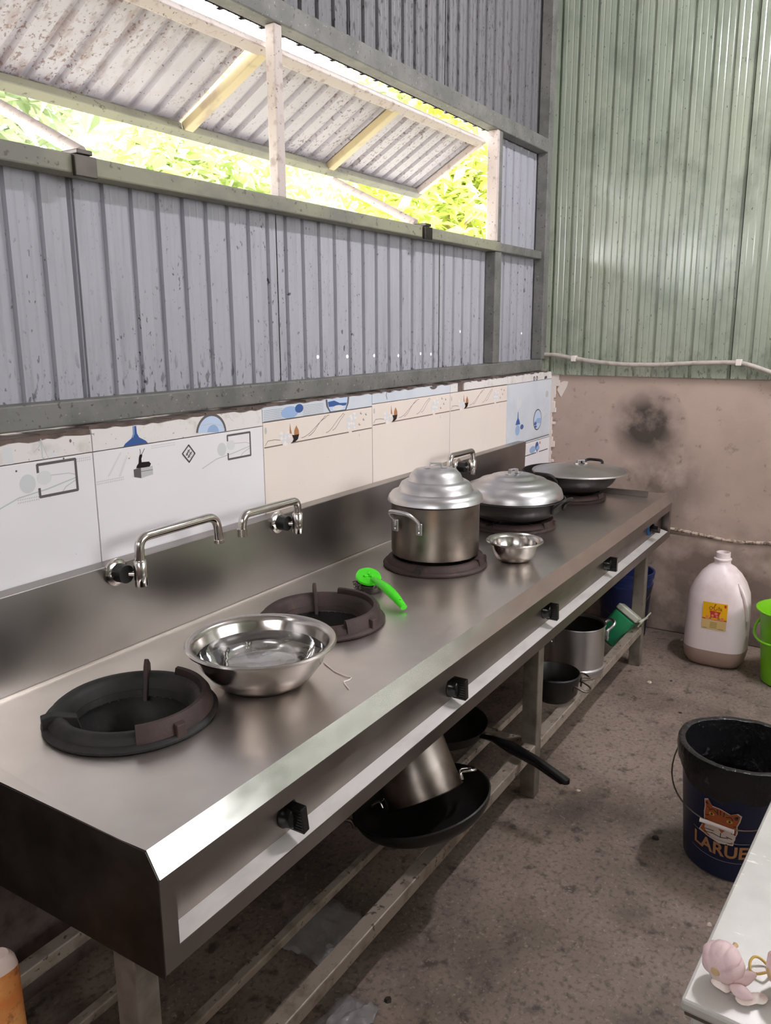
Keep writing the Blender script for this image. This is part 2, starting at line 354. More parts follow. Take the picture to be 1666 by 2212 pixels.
# ------------------------------------------------------------------ mesh building
class MB:
    def __init__(s):
        s.v, s.f = [], []

    def add(s, vs, fs):
        n = len(s.v)
        s.v += [Vector(p) for p in vs]
        s.f += [tuple(i+n for i in f) for f in fs]
        return s

    def box(s, x0, x1, y0, y1, z0, z1):
        return s.add([(x0, y0, z0), (x1, y0, z0), (x1, y1, z0), (x0, y1, z0), (x0, y0, z1), (x1, y0, z1), (x1, y1, z1), (x0, y1, z1)],
                     [(0, 3, 2, 1), (4, 5, 6, 7), (0, 1, 5, 4), (1, 2, 6, 5), (2, 3, 7, 6), (3, 0, 4, 7)])

    def bar(s, a, b, w, h, upv=(0, 0, 1)):
        a, b = Vector(a), Vector(b)
        d = (b-a).normalized()
        u = Vector(upv)
        sx = d.cross(u).normalized()*w*0.5
        uz = sx.cross(d).normalized()*h*0.5
        vs = [a-sx-uz, a+sx-uz, a+sx+uz, a-sx+uz, b-sx-uz, b+sx-uz, b+sx+uz, b-sx+uz]
        return s.add(vs, [(0, 1, 2, 3), (7, 6, 5, 4), (4, 5, 1, 0), (5, 6, 2, 1), (6, 7, 3, 2), (7, 4, 0, 3)])

    def lathe(s, prof, n=48, a0=0.0, a1=None, c=(0, 0, 0), wob=None):
        full = a1 is None
        if full:
            a1 = a0+2*PI
        k = n if full else n+1
        vs, fs = [], []
        for j in range(k):
            a = a0+(a1-a0)*j/n
            for i, (r, z) in enumerate(prof):
                if wob:
                    r, z = wob(r, z, a, i)
                vs.append((c[0]+r*math.cos(a), c[1]+r*math.sin(a), c[2]+z))
        m = len(prof)
        for j in range(n):
            j2 = (j+1) % k if full else j+1
            for i in range(m-1):
                fs.append((j*m+i, j2*m+i, j2*m+i+1, j*m+i+1))
        return s.add(vs, fs)

    def disc(s, r, z, n=32, c=(0, 0, 0)):
        return s.add([(c[0]+r*math.cos(2*PI*i/n), c[1]+r*math.sin(2*PI*i/n), c[2]+z) for i in range(n)], [tuple(range(n))])

    def tube(s, pts, r, n=10, caps=True):
        pts = [Vector(p) for p in pts]
        rs = r if isinstance(r, (list, tuple)) else [r]*len(pts)
        t0 = (pts[1]-pts[0]).normalized()
        u = t0.cross(Vector((0, 0, 1)))
        if u.length < 1e-3:
            u = t0.cross(Vector((0, 1, 0)))
        u.normalize()
        vs, fs = [], []
        for i, p in enumerate(pts):
            t = ((pts[min(i+1, len(pts)-1)]-p).normalized()+(p-pts[max(i-1, 0)]).normalized())
            t = t.normalized() if t.length > 1e-6 else t0
            u = (u-t*u.dot(t)).normalized()
            w = t.cross(u)
            for j in range(n):
                a = 2*PI*j/n
                vs.append(p+(u*math.cos(a)+w*math.sin(a))*rs[i])
        for i in range(len(pts)-1):
            for j in range(n):
                j2 = (j+1) % n
                fs.append((i*n+j, i*n+j2, (i+1)*n+j2, (i+1)*n+j))
        if caps:
            fs.append(tuple(range(n-1, -1, -1)))
            m = (len(pts)-1)*n
            fs.append(tuple(range(m, m+n)))
        return s.add(vs, fs)

    def prism(s, poly, d):
        """poly: list of 3D points (planar), extruded by vector d"""
        n = len(poly)
        p = [Vector(q) for q in poly]
        d = Vector(d)
        return s.add(p+[q+d for q in p], [tuple(range(n-1, -1, -1)), tuple(range(n, 2*n))] + [(i, (i+1) % n, n+(i+1) % n, n+i) for i in range(n)])

    def xform(s, m):
        s.v = [m @ p for p in s.v]
        return s

    def build(s, name, m, parent=None, smooth=False, bevel=0.0, sub=0, solid=0.0, seg=2):
        me = bpy.data.meshes.new(name)
        me.from_pydata([tuple(p) for p in s.v], [], s.f)
        bm = bmesh.new()
        bm.from_mesh(me)
        bmesh.ops.remove_doubles(bm, verts=bm.verts, dist=1e-6)
        bmesh.ops.recalc_face_normals(bm, faces=bm.faces)
        bm.to_mesh(me)
        bm.free()
        if smooth:
            for p in me.polygons:
                p.use_smooth = True
        me.materials.append(M[m])
        o = bpy.data.objects.new(name, me)
        COL.objects.link(o)
        if parent is not None:
            o.parent = parent
        if solid:
            md = o.modifiers.new('thickness', 'SOLIDIFY')
            md.thickness = solid
            md.offset = 0
        if bevel:
            md = o.modifiers.new('bevel', 'BEVEL')
            md.width = bevel
            md.segments = seg
            md.limit_method = 'ANGLE'
            md.angle_limit = R(40)
        if sub:
            md = o.modifiers.new('sub', 'SUBSURF')
            md.levels = md.render_levels = sub
        if smooth and not sub:
            try:
                me.set_sharp_from_angle(angle=R(42))
            except Exception:
                pass
        return o


def tag(o, label=None, cat=None, group=None, kind=None):
    if label:
        o['label'] = label
    if cat:
        o['category'] = cat
    if group:
        o['group'] = group
    if kind:
        o['kind'] = kind
    return o


def thing(name, label, cat, loc=(0, 0, 0), rot=None, group=None):
    o = bpy.data.objects.new(name, None)
    o.empty_display_size = 0.05
    COL.objects.link(o)
    o.location = loc
    if rot is not None:
        if isinstance(rot, Matrix):
            o.rotation_euler = rot.to_euler()
        else:
            o.rotation_euler = rot
    return tag(o, label, cat, group)


def arc(c, r, a0, a1, n, ux, uy):
    c, ux, uy = Vector(c), Vector(ux), Vector(uy)
    return [c+ux*(r*math.cos(a0+(a1-a0)*i/n))+uy*(r*math.sin(a0+(a1-a0)*i/n)) for i in range(n+1)]


def fillet(pts, r, n=6):
    pts = [Vector(p) for p in pts]
    out = [pts[0]]
    for i in range(1, len(pts)-1):
        p, a, b = pts[i], pts[i-1], pts[i+1]
        d1, d2 = (a-p), (b-p)
        rr = min(r, d1.length*0.49, d2.length*0.49)
        q1, q2 = p+d1.normalized()*rr, p+d2.normalized()*rr
        for k in range(n+1):
            t = k/n
            out.append(q1*(1-t)**2+p*2*t*(1-t)+q2*t*t)
    out.append(pts[-1])
    return out


# ------------------------------------------------------------------ setting: floor, walls
X = 3.33
YR, XB, ZR = -4.2, -3.2, 3.6
fl = MB().box(XB, X+0.2, YR, 0.2, -0.12, 0.0).build('floor', 'floor')
tag(fl, 'brown-grey concrete floor with dark stains', kind='structure')

wl = MB().box(XB, X+0.1, 0.006, 0.2, 0.0, 1.268)
for i in range(60):   # ragged mortar crust along the top of the low wall
    x0 = -0.3+i*0.061
    wl.box(x0, x0+0.064, 0.008+random.uniform(0, 0.006), 0.19, 1.262, 1.2685+random.uniform(0.0, 0.008))
wall_left = tag(wl.build('wall_left', 'brick_core'), 'low masonry wall behind the stove faced with tiles, metal sheets above', kind='structure')

wr = MB().box(X, X+0.18, YR, 0.2, 0.0, ZR)  # extended unseen behind the green sheets to keep sun from leaking in
wr.box(X-0.014, X, YR, -0.0, 0.0, 0.50)
wall_far = tag(wr.build('wall_far', 'plaster', bevel=0.006), 'stained cement wall at the end of the stove with green sheets above', kind='structure')


def sheet(x0, x1, z0, z1, y, depth, pitch, phase, groove=0.016, holes=(), axis='x', name='metal_sheet', m='sheet_low', parent=None, fine=True):
    """trapezoid-ribbed sheet; along x at y (axis x) or along -y at x (axis y)"""
    mb = MB()
    xs = [(x0, 0.0)]
    k = math.ceil((x0-phase)/pitch-0.5)
    while True:
        c = phase+k*pitch
        if c-groove > x1:
            break
        for dx, dd in ((-groove*0.62, 0), (-groove*0.38, 1), (groove*0.38, 1), (groove*0.62, 0)):
            if x0 < c+dx < x1:
                xs.append((c+dx, dd*depth))
        if fine:
            for fx in (0.33, 0.66):
                c2 = c+pitch*fx
                for dx, dd in ((-0.004, 0), (0, 0.13), (0.004, 0)):
                    if x0 < c2+dx < x1:
                        xs.append((c2+dx, dd*depth))
        k += 1
    xs.append((x1, 0.0))

    def P(x, d, z):
        return (x, y+d, z) if axis == 'x' else (y+d, x, z)
    flats = [(a_, b_) for (a_, d1), (b_, d2) in zip(xs, xs[1:]) if d1 == d2 == 0.0 and b_-a_ > 0.012]
    snapped = []
    for hx, hz, hr in holes:
        if x0 < hx < x1 and z0 < hz < z1 and flats:
            a_, b_ = min(flats, key=lambda q: abs((q[0]+q[1])/2-hx))
            snapped.append((min(max(hx, a_+0.0075), b_-0.0075), hz, hr))
    for (xa, da), (xb, db) in zip(xs, xs[1:]):
        hs = [h for h in snapped if xa < h[0] < xb and da == db]
        if not hs:
            mb.add([P(xa, da, z0), P(xb, db, z0), P(xb, db, z1), P(xa, da, z1)], [(0, 1, 2, 3)])
            continue
        hx, hz, hr = hs[0]
        s_ = min(hr*1.6, hx-xa-1e-4, xb-hx-1e-4)
        hr = min(hr, s_*0.9)
        for (a, b, c, d) in ((xa, xb, z0, hz-s_), (xa, xb, hz+s_, z1), (xa, hx-s_, hz-s_, hz+s_), (hx+s_, xb, hz-s_, hz+s_)):
            mb.add([P(a, da, c), P(b, da, c), P(b, da, d), P(a, da, d)], [(0, 1, 2, 3)])
        out = [(1, 0), (1, 1), (0, 1), (-1, 1), (-1, 0), (-1, -1), (0, -1), (1, -1)]
        vs = [P(hx+a*s_, da, hz+b*s_) for a, b in out]+[P(hx+hr*math.cos(i*PI/4), da, hz+hr*math.sin(i*PI/4)) for i in range(8)]
        mb.add(vs, [(i, (i+1) % 8, 8+(i+1) % 8, 8+i) for i in range(8)])
    return mb.build(name, m, parent)


YM = 0.0874
hpx = [(687, 771), (752, 770), (810, 768), (864, 768), (909, 764), (931, 765), (994, 716), (1127, 720), (850, 497)]
HO = [(at(a, b, 1, YM).x, at(a, b, 1, YM).z, 0.0062) for a, b in hpx]
PH, PT = 0.472, 0.0835
for a, b in ((-1.4, -0.40), (-0.395, 0.56), (0.555, 1.262), (1.268, 2.268), (2.274, 2.70)):
    sheet(a, b, 1.30, 1.84, YM+random.uniform(0, 0.002), 0.010, PT, PH, holes=HO, parent=wall_left)
sheet(2.71, 3.30, 1.30, 1.83, YM+0.004, 0.010, PT, PH, holes=HO, parent=wall_left)
sheet(2.71, 3.30, 1.84, 2.31, YM+0.004, 0.010, PT, PH, parent=wall_left)
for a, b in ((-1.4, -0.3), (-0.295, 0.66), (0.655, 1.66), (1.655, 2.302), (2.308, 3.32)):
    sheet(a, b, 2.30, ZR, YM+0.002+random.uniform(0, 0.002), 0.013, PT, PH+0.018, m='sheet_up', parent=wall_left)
for x_, z0_, z1_ in ((1.265, 1.30, 1.84), (2.271, 1.30, 1.84), (2.305, 2.36, ZR)):
    MB().box(x_-0.05, x_+0.05, YM+0.0175, YM+0.022, z0_, z1_).build('seam_light_stop', 'tube_dark', wall_left)  # added backing that blocks daylight so the sheet seams read dark
# window side left of the frame
MB().box(XB, -1.4, 0.03, 0.1, 1.27, ZR).build('wall_panel', 'sheet_low', wall_left)


def frame(mb, name, m, parent=wall_left, b=0.004):
    return mb.build(name, m, parent, bevel=b)


frame(MB().box(-1.4, 3.27, 0.034, 0.085, 1.277, 1.332), 'base_tube', 'tube_dark')
frame(MB().box(-1.4, 2.735, 0.03, 0.085, 1.812, 1.852), 'window_sill_tube', 'tube_sill')
frame(MB().box(2.735, 3.24, 0.045, 0.085, 1.815, 1.852), 'rail_tube', 'tube_dark')
frame(MB().box(-1.4, 3.24, 0.03, 0.085, 2.30, 2.362), 'lintel_tube', 'tube_dark')
frame(MB().box(1.222, 1.256, 0.036, 0.070, 1.852, 2.30), 'window_post', 'tube_pale')
frame(MB().box(2.675, 2.70, 0.034, 0.08, 1.853, 2.30), 'window_jamb', 'tube_pale')
frame(MB().box(2.70, 2.732, 0.034, 0.08, 1.853, 2.30), 'window_post', 'tube_dark')
frame(MB().box(2.685, 2.75, 0.036, 0.084, 1.332, 1.812), 'wall_post', 'tube_dark')
frame(MB().box(3.245, 3.30, 0.03, 0.085, 1.332, ZR), 'corner_post', 'tube_dark')
for x in (0.55, 2.06):
    frame(MB().box(x-0.028, x+0.028, 0.018, 0.03, 1.806, 1.850).box(x-0.02, x+0.02, 0.02, 0.075, 1.852, 1.862), 'latch_block', 'steel_dark', b=0.002)
# ceiling, right and back walls (mostly out of sight, with the openings that light the room)
ce = MB().box(XB, X+0.2, YR, 0.25, ZR, ZR+0.05)
tag(ce.build('ceiling', 'roof'), 'grey metal roof above the kitchen', kind='structure')
w2 = MB()
OX0, OX1, OZ0, OZ1 = 0.4, 2.7, 1.6, 2.8
w2.box(XB, OX0, YR-0.1, YR, 0, ZR).box(OX1, X+0.2, YR-0.1, YR, 0, ZR).box(OX0, OX1, YR-0.1, YR, 0, OZ0).box(OX0, OX1, YR-0.1, YR, OZ1, ZR)
tag(w2.build('wall_right', 'green'), 'green sheet wall on the open side of the kitchen', kind='structure')
w3 = MB()
w3.box(XB-0.1, XB, YR, -3.0, 0, ZR).box(XB-0.1, XB, -0.8, 0.2, 0, ZR).box(XB-0.1, XB, -3.0, -0.8, 2.9, ZR).box(XB-0.1, XB, -3.0, -0.8, 0, 2.05)
tag(w3.build('wall_back', 'plaster'), 'cement wall behind the camera with a high opening', kind='structure')

# green sheets of the far wall
XG = 3.312
gy = 0.10
for i in range(5):
    y1 = 0.09-i*0.94
    y0 = max(y1-0.945, YR)
    if y0 < y1:
        sheet(y0, y1, 1.255, ZR, XG-0.0015*(i % 2), 0.012, 0.0856, 0.011, groove=0.014, axis='y', name='green_metal_sheet', m='green', parent=wall_far)
MB().box(XG-0.016, XG-0.004, 0.012, 0.075, 1.262, ZR).build('corner_trim', 'green', wall_far)

# broken plaster beside the tile edge, white patch on the cement
mb = MB()
z = 0.78
while z < 1.262:
    h = random.uniform(0.012, 0.035)
    w = random.uniform(0.006, 0.028) + (0.014 if z > 1.16 else 0)
    mb.box(X-0.012, X, -w, 0.002, z, min(z+h, 1.266))
    z += h
tag(mb.build('plaster_edge', 'grout_white', wall_far, bevel=0.002))
pp = [(1204, 842), (1208, 828), (1219, 823), (1228, 824), (1225, 835), (1217, 850), (1213, 858)]
MB().prism([at(a, b, 0, X-0.0005) for a, b in pp], (-0.003, 0, 0)).build('plaster_patch', 'grout_white', wall_far)


# ------------------------------------------------------------------ tiles with printed motifs
def tile(x0, x1, z0, z1, m, ragged=False, y=0.0):
    g = 0.0012
    x0 += g
    x1 -= g
    z0 += g
    z1 -= g
    if ragged:
        top = []
        n = 26
        for i in range(n+1):
            top.append((x1-(x1-x0)*i/n, z1-random.uniform(0, 0.007)))
        poly = [(x0, z0), (x1, z0)]+top
        mb = MB().prism([(a, y, b) for a, b in poly], (0, 0.009, 0))
    else:
        mb = MB().box(x0, x1, y, y+0.009, z0, z1)
    return mb.build('tile', m, wall_left, bevel=0.0 if ragged else 0.0012)


XT = [-0.66, -0.085, 0.49, 1.07, 1.638, 2.208, 2.768, X-0.004]
ZW, ZC, ZT = 1.218, 1.235, 1.270
tw = [tile(XT[0], XT[1], 0.72, ZW, 'tile_white'), tile(XT[1], XT[2], 0.72, ZW, 'tile_white'), tile(XT[2], XT[3], 0.72, ZW, 'tile_white')]
tcr = [tile(XT[3], XT[4], 0.72, ZC-0.008, 'tile_cream'), tile(XT[4], XT[5], 0.72, ZC, 'tile_cream'), tile(XT[5], XT[6], 0.72, ZC, 'tile_cream')]
tb = tile(XT[6], XT[7], 0.938, ZC, 'tile_blue')
tb2 = tile(XT[6], XT[7], 0.60, 0.938, 'tile_white')
up_t = [tile(XT[0], XT[1], ZW, ZT, 'tile_cut', True), tile(XT[1], XT[2], ZW, ZT-0.006, 'tile_cut', True), tile(XT[2], XT[3], ZW, ZT, 'tile_cut', True),
        tile(XT[3], XT[4], ZC-0.008, ZT+0.004, 'tile_blue', True), tile(XT[4], XT[5], ZC, ZT+0.004, 'tile_blue', True),
        tile(XT[5]+0.12, XT[6], ZC+0.002, ZT+0.002, 'tile_cut', True), tile(XT[6], XT[7], ZC, ZT+0.004, 'tile_cut', True), tile(XT[5], XT[5]+0.066, ZC, ZT+0.002, 'tile_cut', True)]


class Print:
    """flat print lying on one tile, one mesh per colour"""
    def __init__(s, parent, y=0.0):
        s.p, s.d, s.y, s.k = parent, {}, y, 0

    def mb(s, c):
        if c not in s.d:
            s.d[c] = MB()
        s.k += 1
        return s.d[c], 0.0003+0.000006*s.k

    def poly(s, pts, c):
        mb, e = s.mb(c)
        mb.add([(a, s.y-e, b) for a, b in pts], [tuple(range(len(pts)))])

    def stroke(s, pts, w, c):
        mb, e = s.mb(c)
        pts = [Vector(p) for p in pts]
        for a, b in zip(pts, pts[1:]):
            d = (b-a)
            if d.length < 1e-6:
                continue
            n = Vector((-d.y, d.x)).normalized()*w*0.5
            d = d.normalized()*w*0.2
            mb.add([(p.x, s.y-e, p.y) for p in (a-d+n, a-d-n, b+d-n, b+d+n)], [(0, 1, 2, 3)])

    def ell(s, cx, cz, rx, rz, c, n=24, a0=0, a1=2*PI):
        s.poly([(cx+rx*math.cos(a0+(a1-a0)*i/n), cz+rz*math.sin(a0+(a1-a0)*i/n)) for i in range(n)], c)

    def done(s):
        for c, mb in s.d.items():
            mb.build('printed_motif', c, s.p)


def T(a, b, box=(0, 880, 0.33613)):
    p = at(box[0]+a*box[2], box[1]+b*box[2], 1, 0.0)
    return (p.x, p.z)


B8 = (0, 880, 0.33613)


def flower_frame(pr, x0, x1, z0, z1, m=1.0):
    t = 0.006*m
    # tulips behind
    cx, cz = x0, (z0+z1)/2+0.002
    pr.ell(cx-0.026*m, cz-0.004, 0.019*m, 0.02*m, 'p_tulip')
    pr.ell(cx+0.014*m, cz+0.003, 0.018*m, 0.015*m, 'p_pale')
    pr.stroke([(cx+0.03*m, cz+0.006), (x1-0.02*m, cz+0.004), (x1, cz-0.002)], 0.002*m, 'p_stem')
    pr.stroke([(cx-0.11*m, cz-0.05*m), (cx-0.05*m, cz-0.03*m), (cx+0.02*m, cz-0.022*m), (x1, cz-0.008)], 0.003*m, 'p_stem')
    pr.stroke([(cx+0.055*m, z0+0.002), (cx+0.065*m, z0+0.012*m), (x1, z0+0.024*m)], 0.0025*m, 'p_stem')
    pr.stroke([(x0, z0), (x0, z0+0.018*m)], t, 'p_dark')
    pr.stroke([(x0, z1-0.016*m), (x0, z1)], t, 'p_dark')
    pr.stroke([(x0, z1), (x1, z1)], t, 'p_dark')
    pr.stroke([(x1, z1), (x1, z0)], t, 'p_dark')
    pr.stroke([(x1, z0), (x0, z0)], t, 'p_dark')


def dotted(pr, x0, x1, z, c='p_dark', n=None):
    n = n or max(4, int((x1-x0)/0.005))
    for i in range(n):
        x = x0+(x1-x0)*i/n
        pr.stroke([(x, z-0.001), (x+(x1-x0)/n*0.5, z+0.001)], 0.0016, c)


pr = Print(tw[1])
a, b = T(238, 370), T(495, 335)
c, d = T(250, 578), T(500, 530)
flower_frame(pr, a[0], d[0], c[1], a[1])
dotted(pr, 0.295, a[0], c[1]-0.004, 'p_grey')
dotted(pr, 0.295, a[0], c[1]+0.002, 'p_grey')
dotted(pr, d[0]+0.004, 0.484, ZW-0.010, 'p_grey')
dotted(pr, d[0]+0.004, 0.484, ZW-0.015, 'p_grey')
pr.ell(*T(104, 410), 0.0022, 0.0022, 'p_dark', 10)
pr.ell(*T(408, 328), 0.0022, 0.0022, 'p_dark', 10)
pr.done()
pr = Print(tw[2])
a, d = T(1460, 175), T(1612, 315)
c = T(1465, 335)
flower_frame(pr, a[0], d[0], c[1], T(1610, 158)[1], 0.9)
# deer on its plinth
px = lambda *q: [T(u, v) for u, v in q]
pr.poly(px((858, 400), (908, 385), (908, 455), (862, 448)), 'p_dark')
pr.poly(px((905, 385), (980, 375), (984, 430), (908, 455)), 'p_grey')
pr.stroke(px((906, 412), (982, 400)), 0.0012, 'p_dark')
pr.poly(px((874, 392), (880, 374), (890, 360), (892, 325), (896, 306), (912, 300), (914, 312), (908, 330), (910, 352), (930, 350), (958, 348), (970, 362), (962, 380), (930, 386)), 'p_black')
pr.stroke(px((900, 305), (902, 285), (898, 268)), 0.0013, 'p_black')
pr.stroke(px((908, 303), (918, 288), (928, 265)), 0.0013, 'p_black')
# slanted marble bars
for k in (0, 60):
    pr.poly(px((690+k*1.2, 445), (770+k*0.8, 290), (782+k*0.8, 288), (705+k*1.2, 442)), 'p_pale')
pr.stroke(px((812, 290), (830, 330), (850, 300)), 0.003, 'p_cream')
dotted(pr, T(622, 495)[0], T(800, 465)[0], T(622, 498)[1]+0.001, 'p_grey')
dotted(pr, T(622, 495)[0], T(800, 465)[0], T(622, 498)[1]+0.006, 'p_grey')
for k in (0, 0.005):
    pr.stroke([(T(970, 250)[0], T(970, 250)[1]-k), (T(1125, 228)[0], T(970, 250)[1]-k)], 0.0009, 'p_grey')
# diamond
q = px((1212, 242), (1252, 295), (1216, 352), (1172, 298), (1212, 242))
pr.stroke(q, 0.004, 'p_dark')
cx, cz = T(1213, 297)
for dx, dz in ((-0.006, 0), (0.006, 0), (0, 0.007), (0, -0.007)):
    pr.stroke([(cx+dx-0.004, cz+dz-0.003), (cx+dx+0.004, cz+dz+0.003)], 0.0022, 'p_black')
    pr.stroke([(cx+dx-0.003, cz+dz+0.003), (cx+dx+0.003, cz+dz-0.003)], 0.0018, 'p_dark')
pr.done()
pr = Print(up_t[1])
x, z = T(268, 270)
pr.stroke([(x, 1.219), (x, 1.262)], 0.0022, 'p_stem')
pr.stroke([(x+0.014, 1.219), (x+0.004, 1.245), (x, 1.26)], 0.002, 'p_stem')
pr.stroke([(x-0.02, 1.236), (x-0.006, 1.246), (x, 1.258)], 0.002, 'p_stem')
pr.poly([(x+0.01, 1.224), (x+0.035, 1.222), (x+0.02, 1.238)], 'p_pale')
pr.poly([(0.275, 1.219), (0.295, 1.219), (0.295, 1.252), (0.275, 1.255)], 'p_pale')
pr.ell(*T(452, 215), 0.003, 0.004, 'p_brown', 10)
pr.done()
pr = Print(up_t[2])
x = T(868, 180)[0]
pr.poly([(x-0.037, 1.2195), (x+0.037, 1.2195), (x+0.031, 1.226), (x+0.012, 1.236), (x+0.006, 1.246), (x+0.005, 1.264), (x-0.005, 1.264), (x-0.006, 1.246), (x-0.012, 1.236), (x-0.031, 1.226)], 'p_blue')
pr.stroke([(x-0.002, 1.264), (x-0.003, 1.246), (x-0.008, 1.238)], 0.0025, 'p_lblue')
x = T(1357, 120)[0]
pr.ell(x, 1.2195, 0.056, 0.052, 'p_dark', 24, 0, PI)
pr.ell(x, 1.2195, 0.049, 0.045, 'p_sky', 24, 0, PI)
pr.ell(x+0.006, 1.2195, 0.022, 0.022, 'p_lblue', 16, 0, PI)
pr.stroke([(x-0.03, 1.243), (x+0.0, 1.245), (x+0.04, 1.236), (x+0.05, 1.225)], 0.0014, 'p_grey')
pr.stroke([(x+0.065, 1.264), (x+0.075, 1.25), (x+0.085, 1.243)], 0.0014, 'p_grey')
pr.done()
B6 = (560, 850, 0.33013)
t6 = lambda *q: [T(u, v, B6) for u, v in q]
pr = Print(up_t[3])
for k in range(7):
    z_ = ZC-0.004+k*0.0048
    pr.stroke([(1.075, z_), (1.16, z_)], 0.0007, 'p_dark')
    pr.stroke([(1.255, z_), (1.36, z_)], 0.0007, 'p_dark')
x = T(200, 120, B6)[0]
pr.ell(x, 1.246, 0.04, 0.018, 'p_lblue')
pr.ell(x+0.045, 1.254, 0.02, 0.013, 'p_blue')
x = T(515, 80, B6)[0]
pr.poly([(x-0.066, 1.27), (x-0.062, 1.248), (x-0.045, ZC-0.006), (x+0.046, ZC-0.006), (x+0.06, 1.25), (x+0.064, 1.27)], 'p_dark')
pr.poly([(x-0.057, 1.27), (x-0.053, 1.248), (x-0.04, ZC-0.004), (x+0.04, ZC-0.004), (x+0.051, 1.25), (x+0.055, 1.27)], 'p_sky')
pr.poly([(x-0.054, 1.262), (x-0.02, 1.264), (x+0.01, 1.254), (x+0.05, 1.252), (x+0.044, 1.244), (x-0.05, 1.246)], 'p_blue')
pr.ell(x+0.0, 1.24, 0.03, 0.008, 'p_pale')
pr.stroke([(1.075, ZC-0.0065), (1.635, ZC-0.0065)], 0.0016, 'p_dark')
pr.done()
pr = Print(up_t[4])
x = T(835, 10, B6)[0]
pr.stroke([(x, 1.27), (x-0.004, 1.258), (x+0.002, 1.245)], 0.003, 'p_brown')
pr.ell(2.07, 1.27, 0.03, 0.012, 'p_dark', 16, PI, 2*PI)
pr.done()
for i, tt in enumerate(tcr):
    pr = Print(tt)
    x0 = XT[3+i]
    w = XT[4+i]-x0
    zt = (ZC-0.008 if i == 0 else ZC)
    zl = zt-0.072
    s_ = w/0.568
    pr.stroke([(x0+0.004, zl), (x0+0.085*s_, zl)], 0.0035, 'p_brown')
    pr.stroke([(x0+0.125*s_, zl), (x0+0.425*s_, zl)], 0.0035, 'p_brown')
    pr.stroke([(x0+0.445*s_, zl), (x0+w-0.004, zl)], 0.0035, 'p_brown')
    # curl at the left
    pr.stroke([(x0+0.008, zl+0.006), (x0+0.02, zl+0.018), (x0+0.05, zl+0.018), (x0+0.075, zl+0.014)], 0.0016, 'p_brown')
    pr.ell(x0+0.012, zl+0.048, 0.005, 0.01, 'p_grey', 12)
    for (dx, dz, rr) in ((0.1, 0.012, 0.02), (0.085, 0.026, 0.014), (0.118, 0.028, 0.012), (0.44, 0.035, 0.024), (0.425, 0.02, 0.014), (0.46, 0.05, 0.014), (0.455, 0.018, 0.012)):
        for k in range(5):
            an = k*2*PI/5+dx*9
            pr.ell(x0+dx*s_+rr*0.6*math.cos(an), zl+dz+rr*0.5*math.sin(an), rr*0.55, rr*0.4, 'p_cream' if k % 2 else 'p_pale', 12)
    # two dark-and-orange petals
    x_ = x0+0.152*s_
    pr.poly([(x_-0.03, zl+0.06), (x_-0.026, zl+0.04), (x_-0.022, zl+0.026), (x_-0.033, zl+0.03)], 'p_orange')
    pr.poly([(x_, zl+0.05), (x_+0.011, zl+0.034), (x_+0.012, zl+0.022), (x_-0.012, zl+0.022), (x_-0.01, zl+0.036)], 'p_orange')
    pr.poly([(x_+0.012, zl+0.022), (x_+0.006, zl+0.008), (x_-0.006, zl+0.002), (x_-0.024, zl+0.0), (x_-0.015, zl+0.01), (x_-0.022, zl+0.024), (x_-0.012, zl+0.022)], 'p_black')
    # wavy ribbons
    for off, x1_, amp in ((0.175, 0.32, 0.026), (0.21, 0.30, 0.024), (0.30, 0.40, 0.024), (0.335, 0.405, 0.02)):
        pts = []
        for k in range(15):
            t = k/14
            xx = x0+(off+(x1_-off)*t)*s_
            zz = zl+0.036-amp*math.cos(t*PI)*1.0 + (0.004 if t > 0.9 else 0)
            pts.append((xx, zz))
        pr.stroke(pts, 0.0015, 'p_brown')
    for (dx, dz) in ((0.49, 0.02), (0.515, 0.034), (0.53, 0.05), (0.50, 0.056)):
        pr.ell(x0+dx*s_, zl+dz, 0.006, 0.004, 'p_brown', 10)
        pr.ell(x0+(dx+0.002)*s_, zl+dz+0.0008, 0.0045, 0.0028, 'p_pale', 10)
    pr.ell(x0+0.487*s_, zl-0.016, 0.002, 0.006, 'p_grey', 8)
    pr.done()
B5 = (1080, 780, 0.11756)
pr = Print(tb)
x, z = T(330, 1170, B5)
pr.poly([(x-0.028, z), (x+0.028, z), (x+0.018, z+0.018), (x+0.006, z+0.03), (x+0.003, z+0.06), (x-0.003, z+0.06), (x-0.006, z+0.03), (x-0.018, z+0.018)], 'p_blue')
pr.ell(x-0.002, z-0.026, 0.026, 0.025, 'p_lblue')
pr.ell(x+0.05, z-0.015, 0.02, 0.012, 'p_blue')
pr.stroke([(x, z+0.06), (x+0.004, z+0.1), (x+0.012, z+0.13)], 0.0022, 'p_grey')
pr.ell(x-0.004, z+0.1, 0.012, 0.03, 'p_pale')
pr.ell(x+0.02, z+0.1, 0.01, 0.024, 'p_pale')
x, z = T(690, 1075, B5)
pr.ell(x, z, 0.054, 0.053, 'p_dark')
pr.ell(x+0.002, z, 0.047, 0.047, 'p_sky')
pr.poly([(x-0.04, z-0.02), (x-0.01, z-0.016), (x+0.042, z-0.022), (x+0.045, z+0.004), (x+0.0, z+0.008), (x-0.02, z-0.002), (x-0.042, z-0.008)], 'p_lblue')
pr.ell(x-0.025, z-0.018, 0.016, 0.008, 'p_blue')
pr.ell(x-0.02, z-0.033, 0.014, 0.006, 'p_blue')
x, z = T(866, 605, B5)
pr.ell(x, z, 0.02, 0.017, 'p_grey')
for q in (((880, 720), (860, 790), (850, 860), (805, 905)), ((845, 960), (855, 1000), (800, 1050))):
    pr.stroke([T(u, v, B5) for u, v in q], 0.003, 'p_grey')
pr.stroke([(XT[6]+0.004, 0.949), (X-0.02, 0.949)], 0.005, 'p_dark')
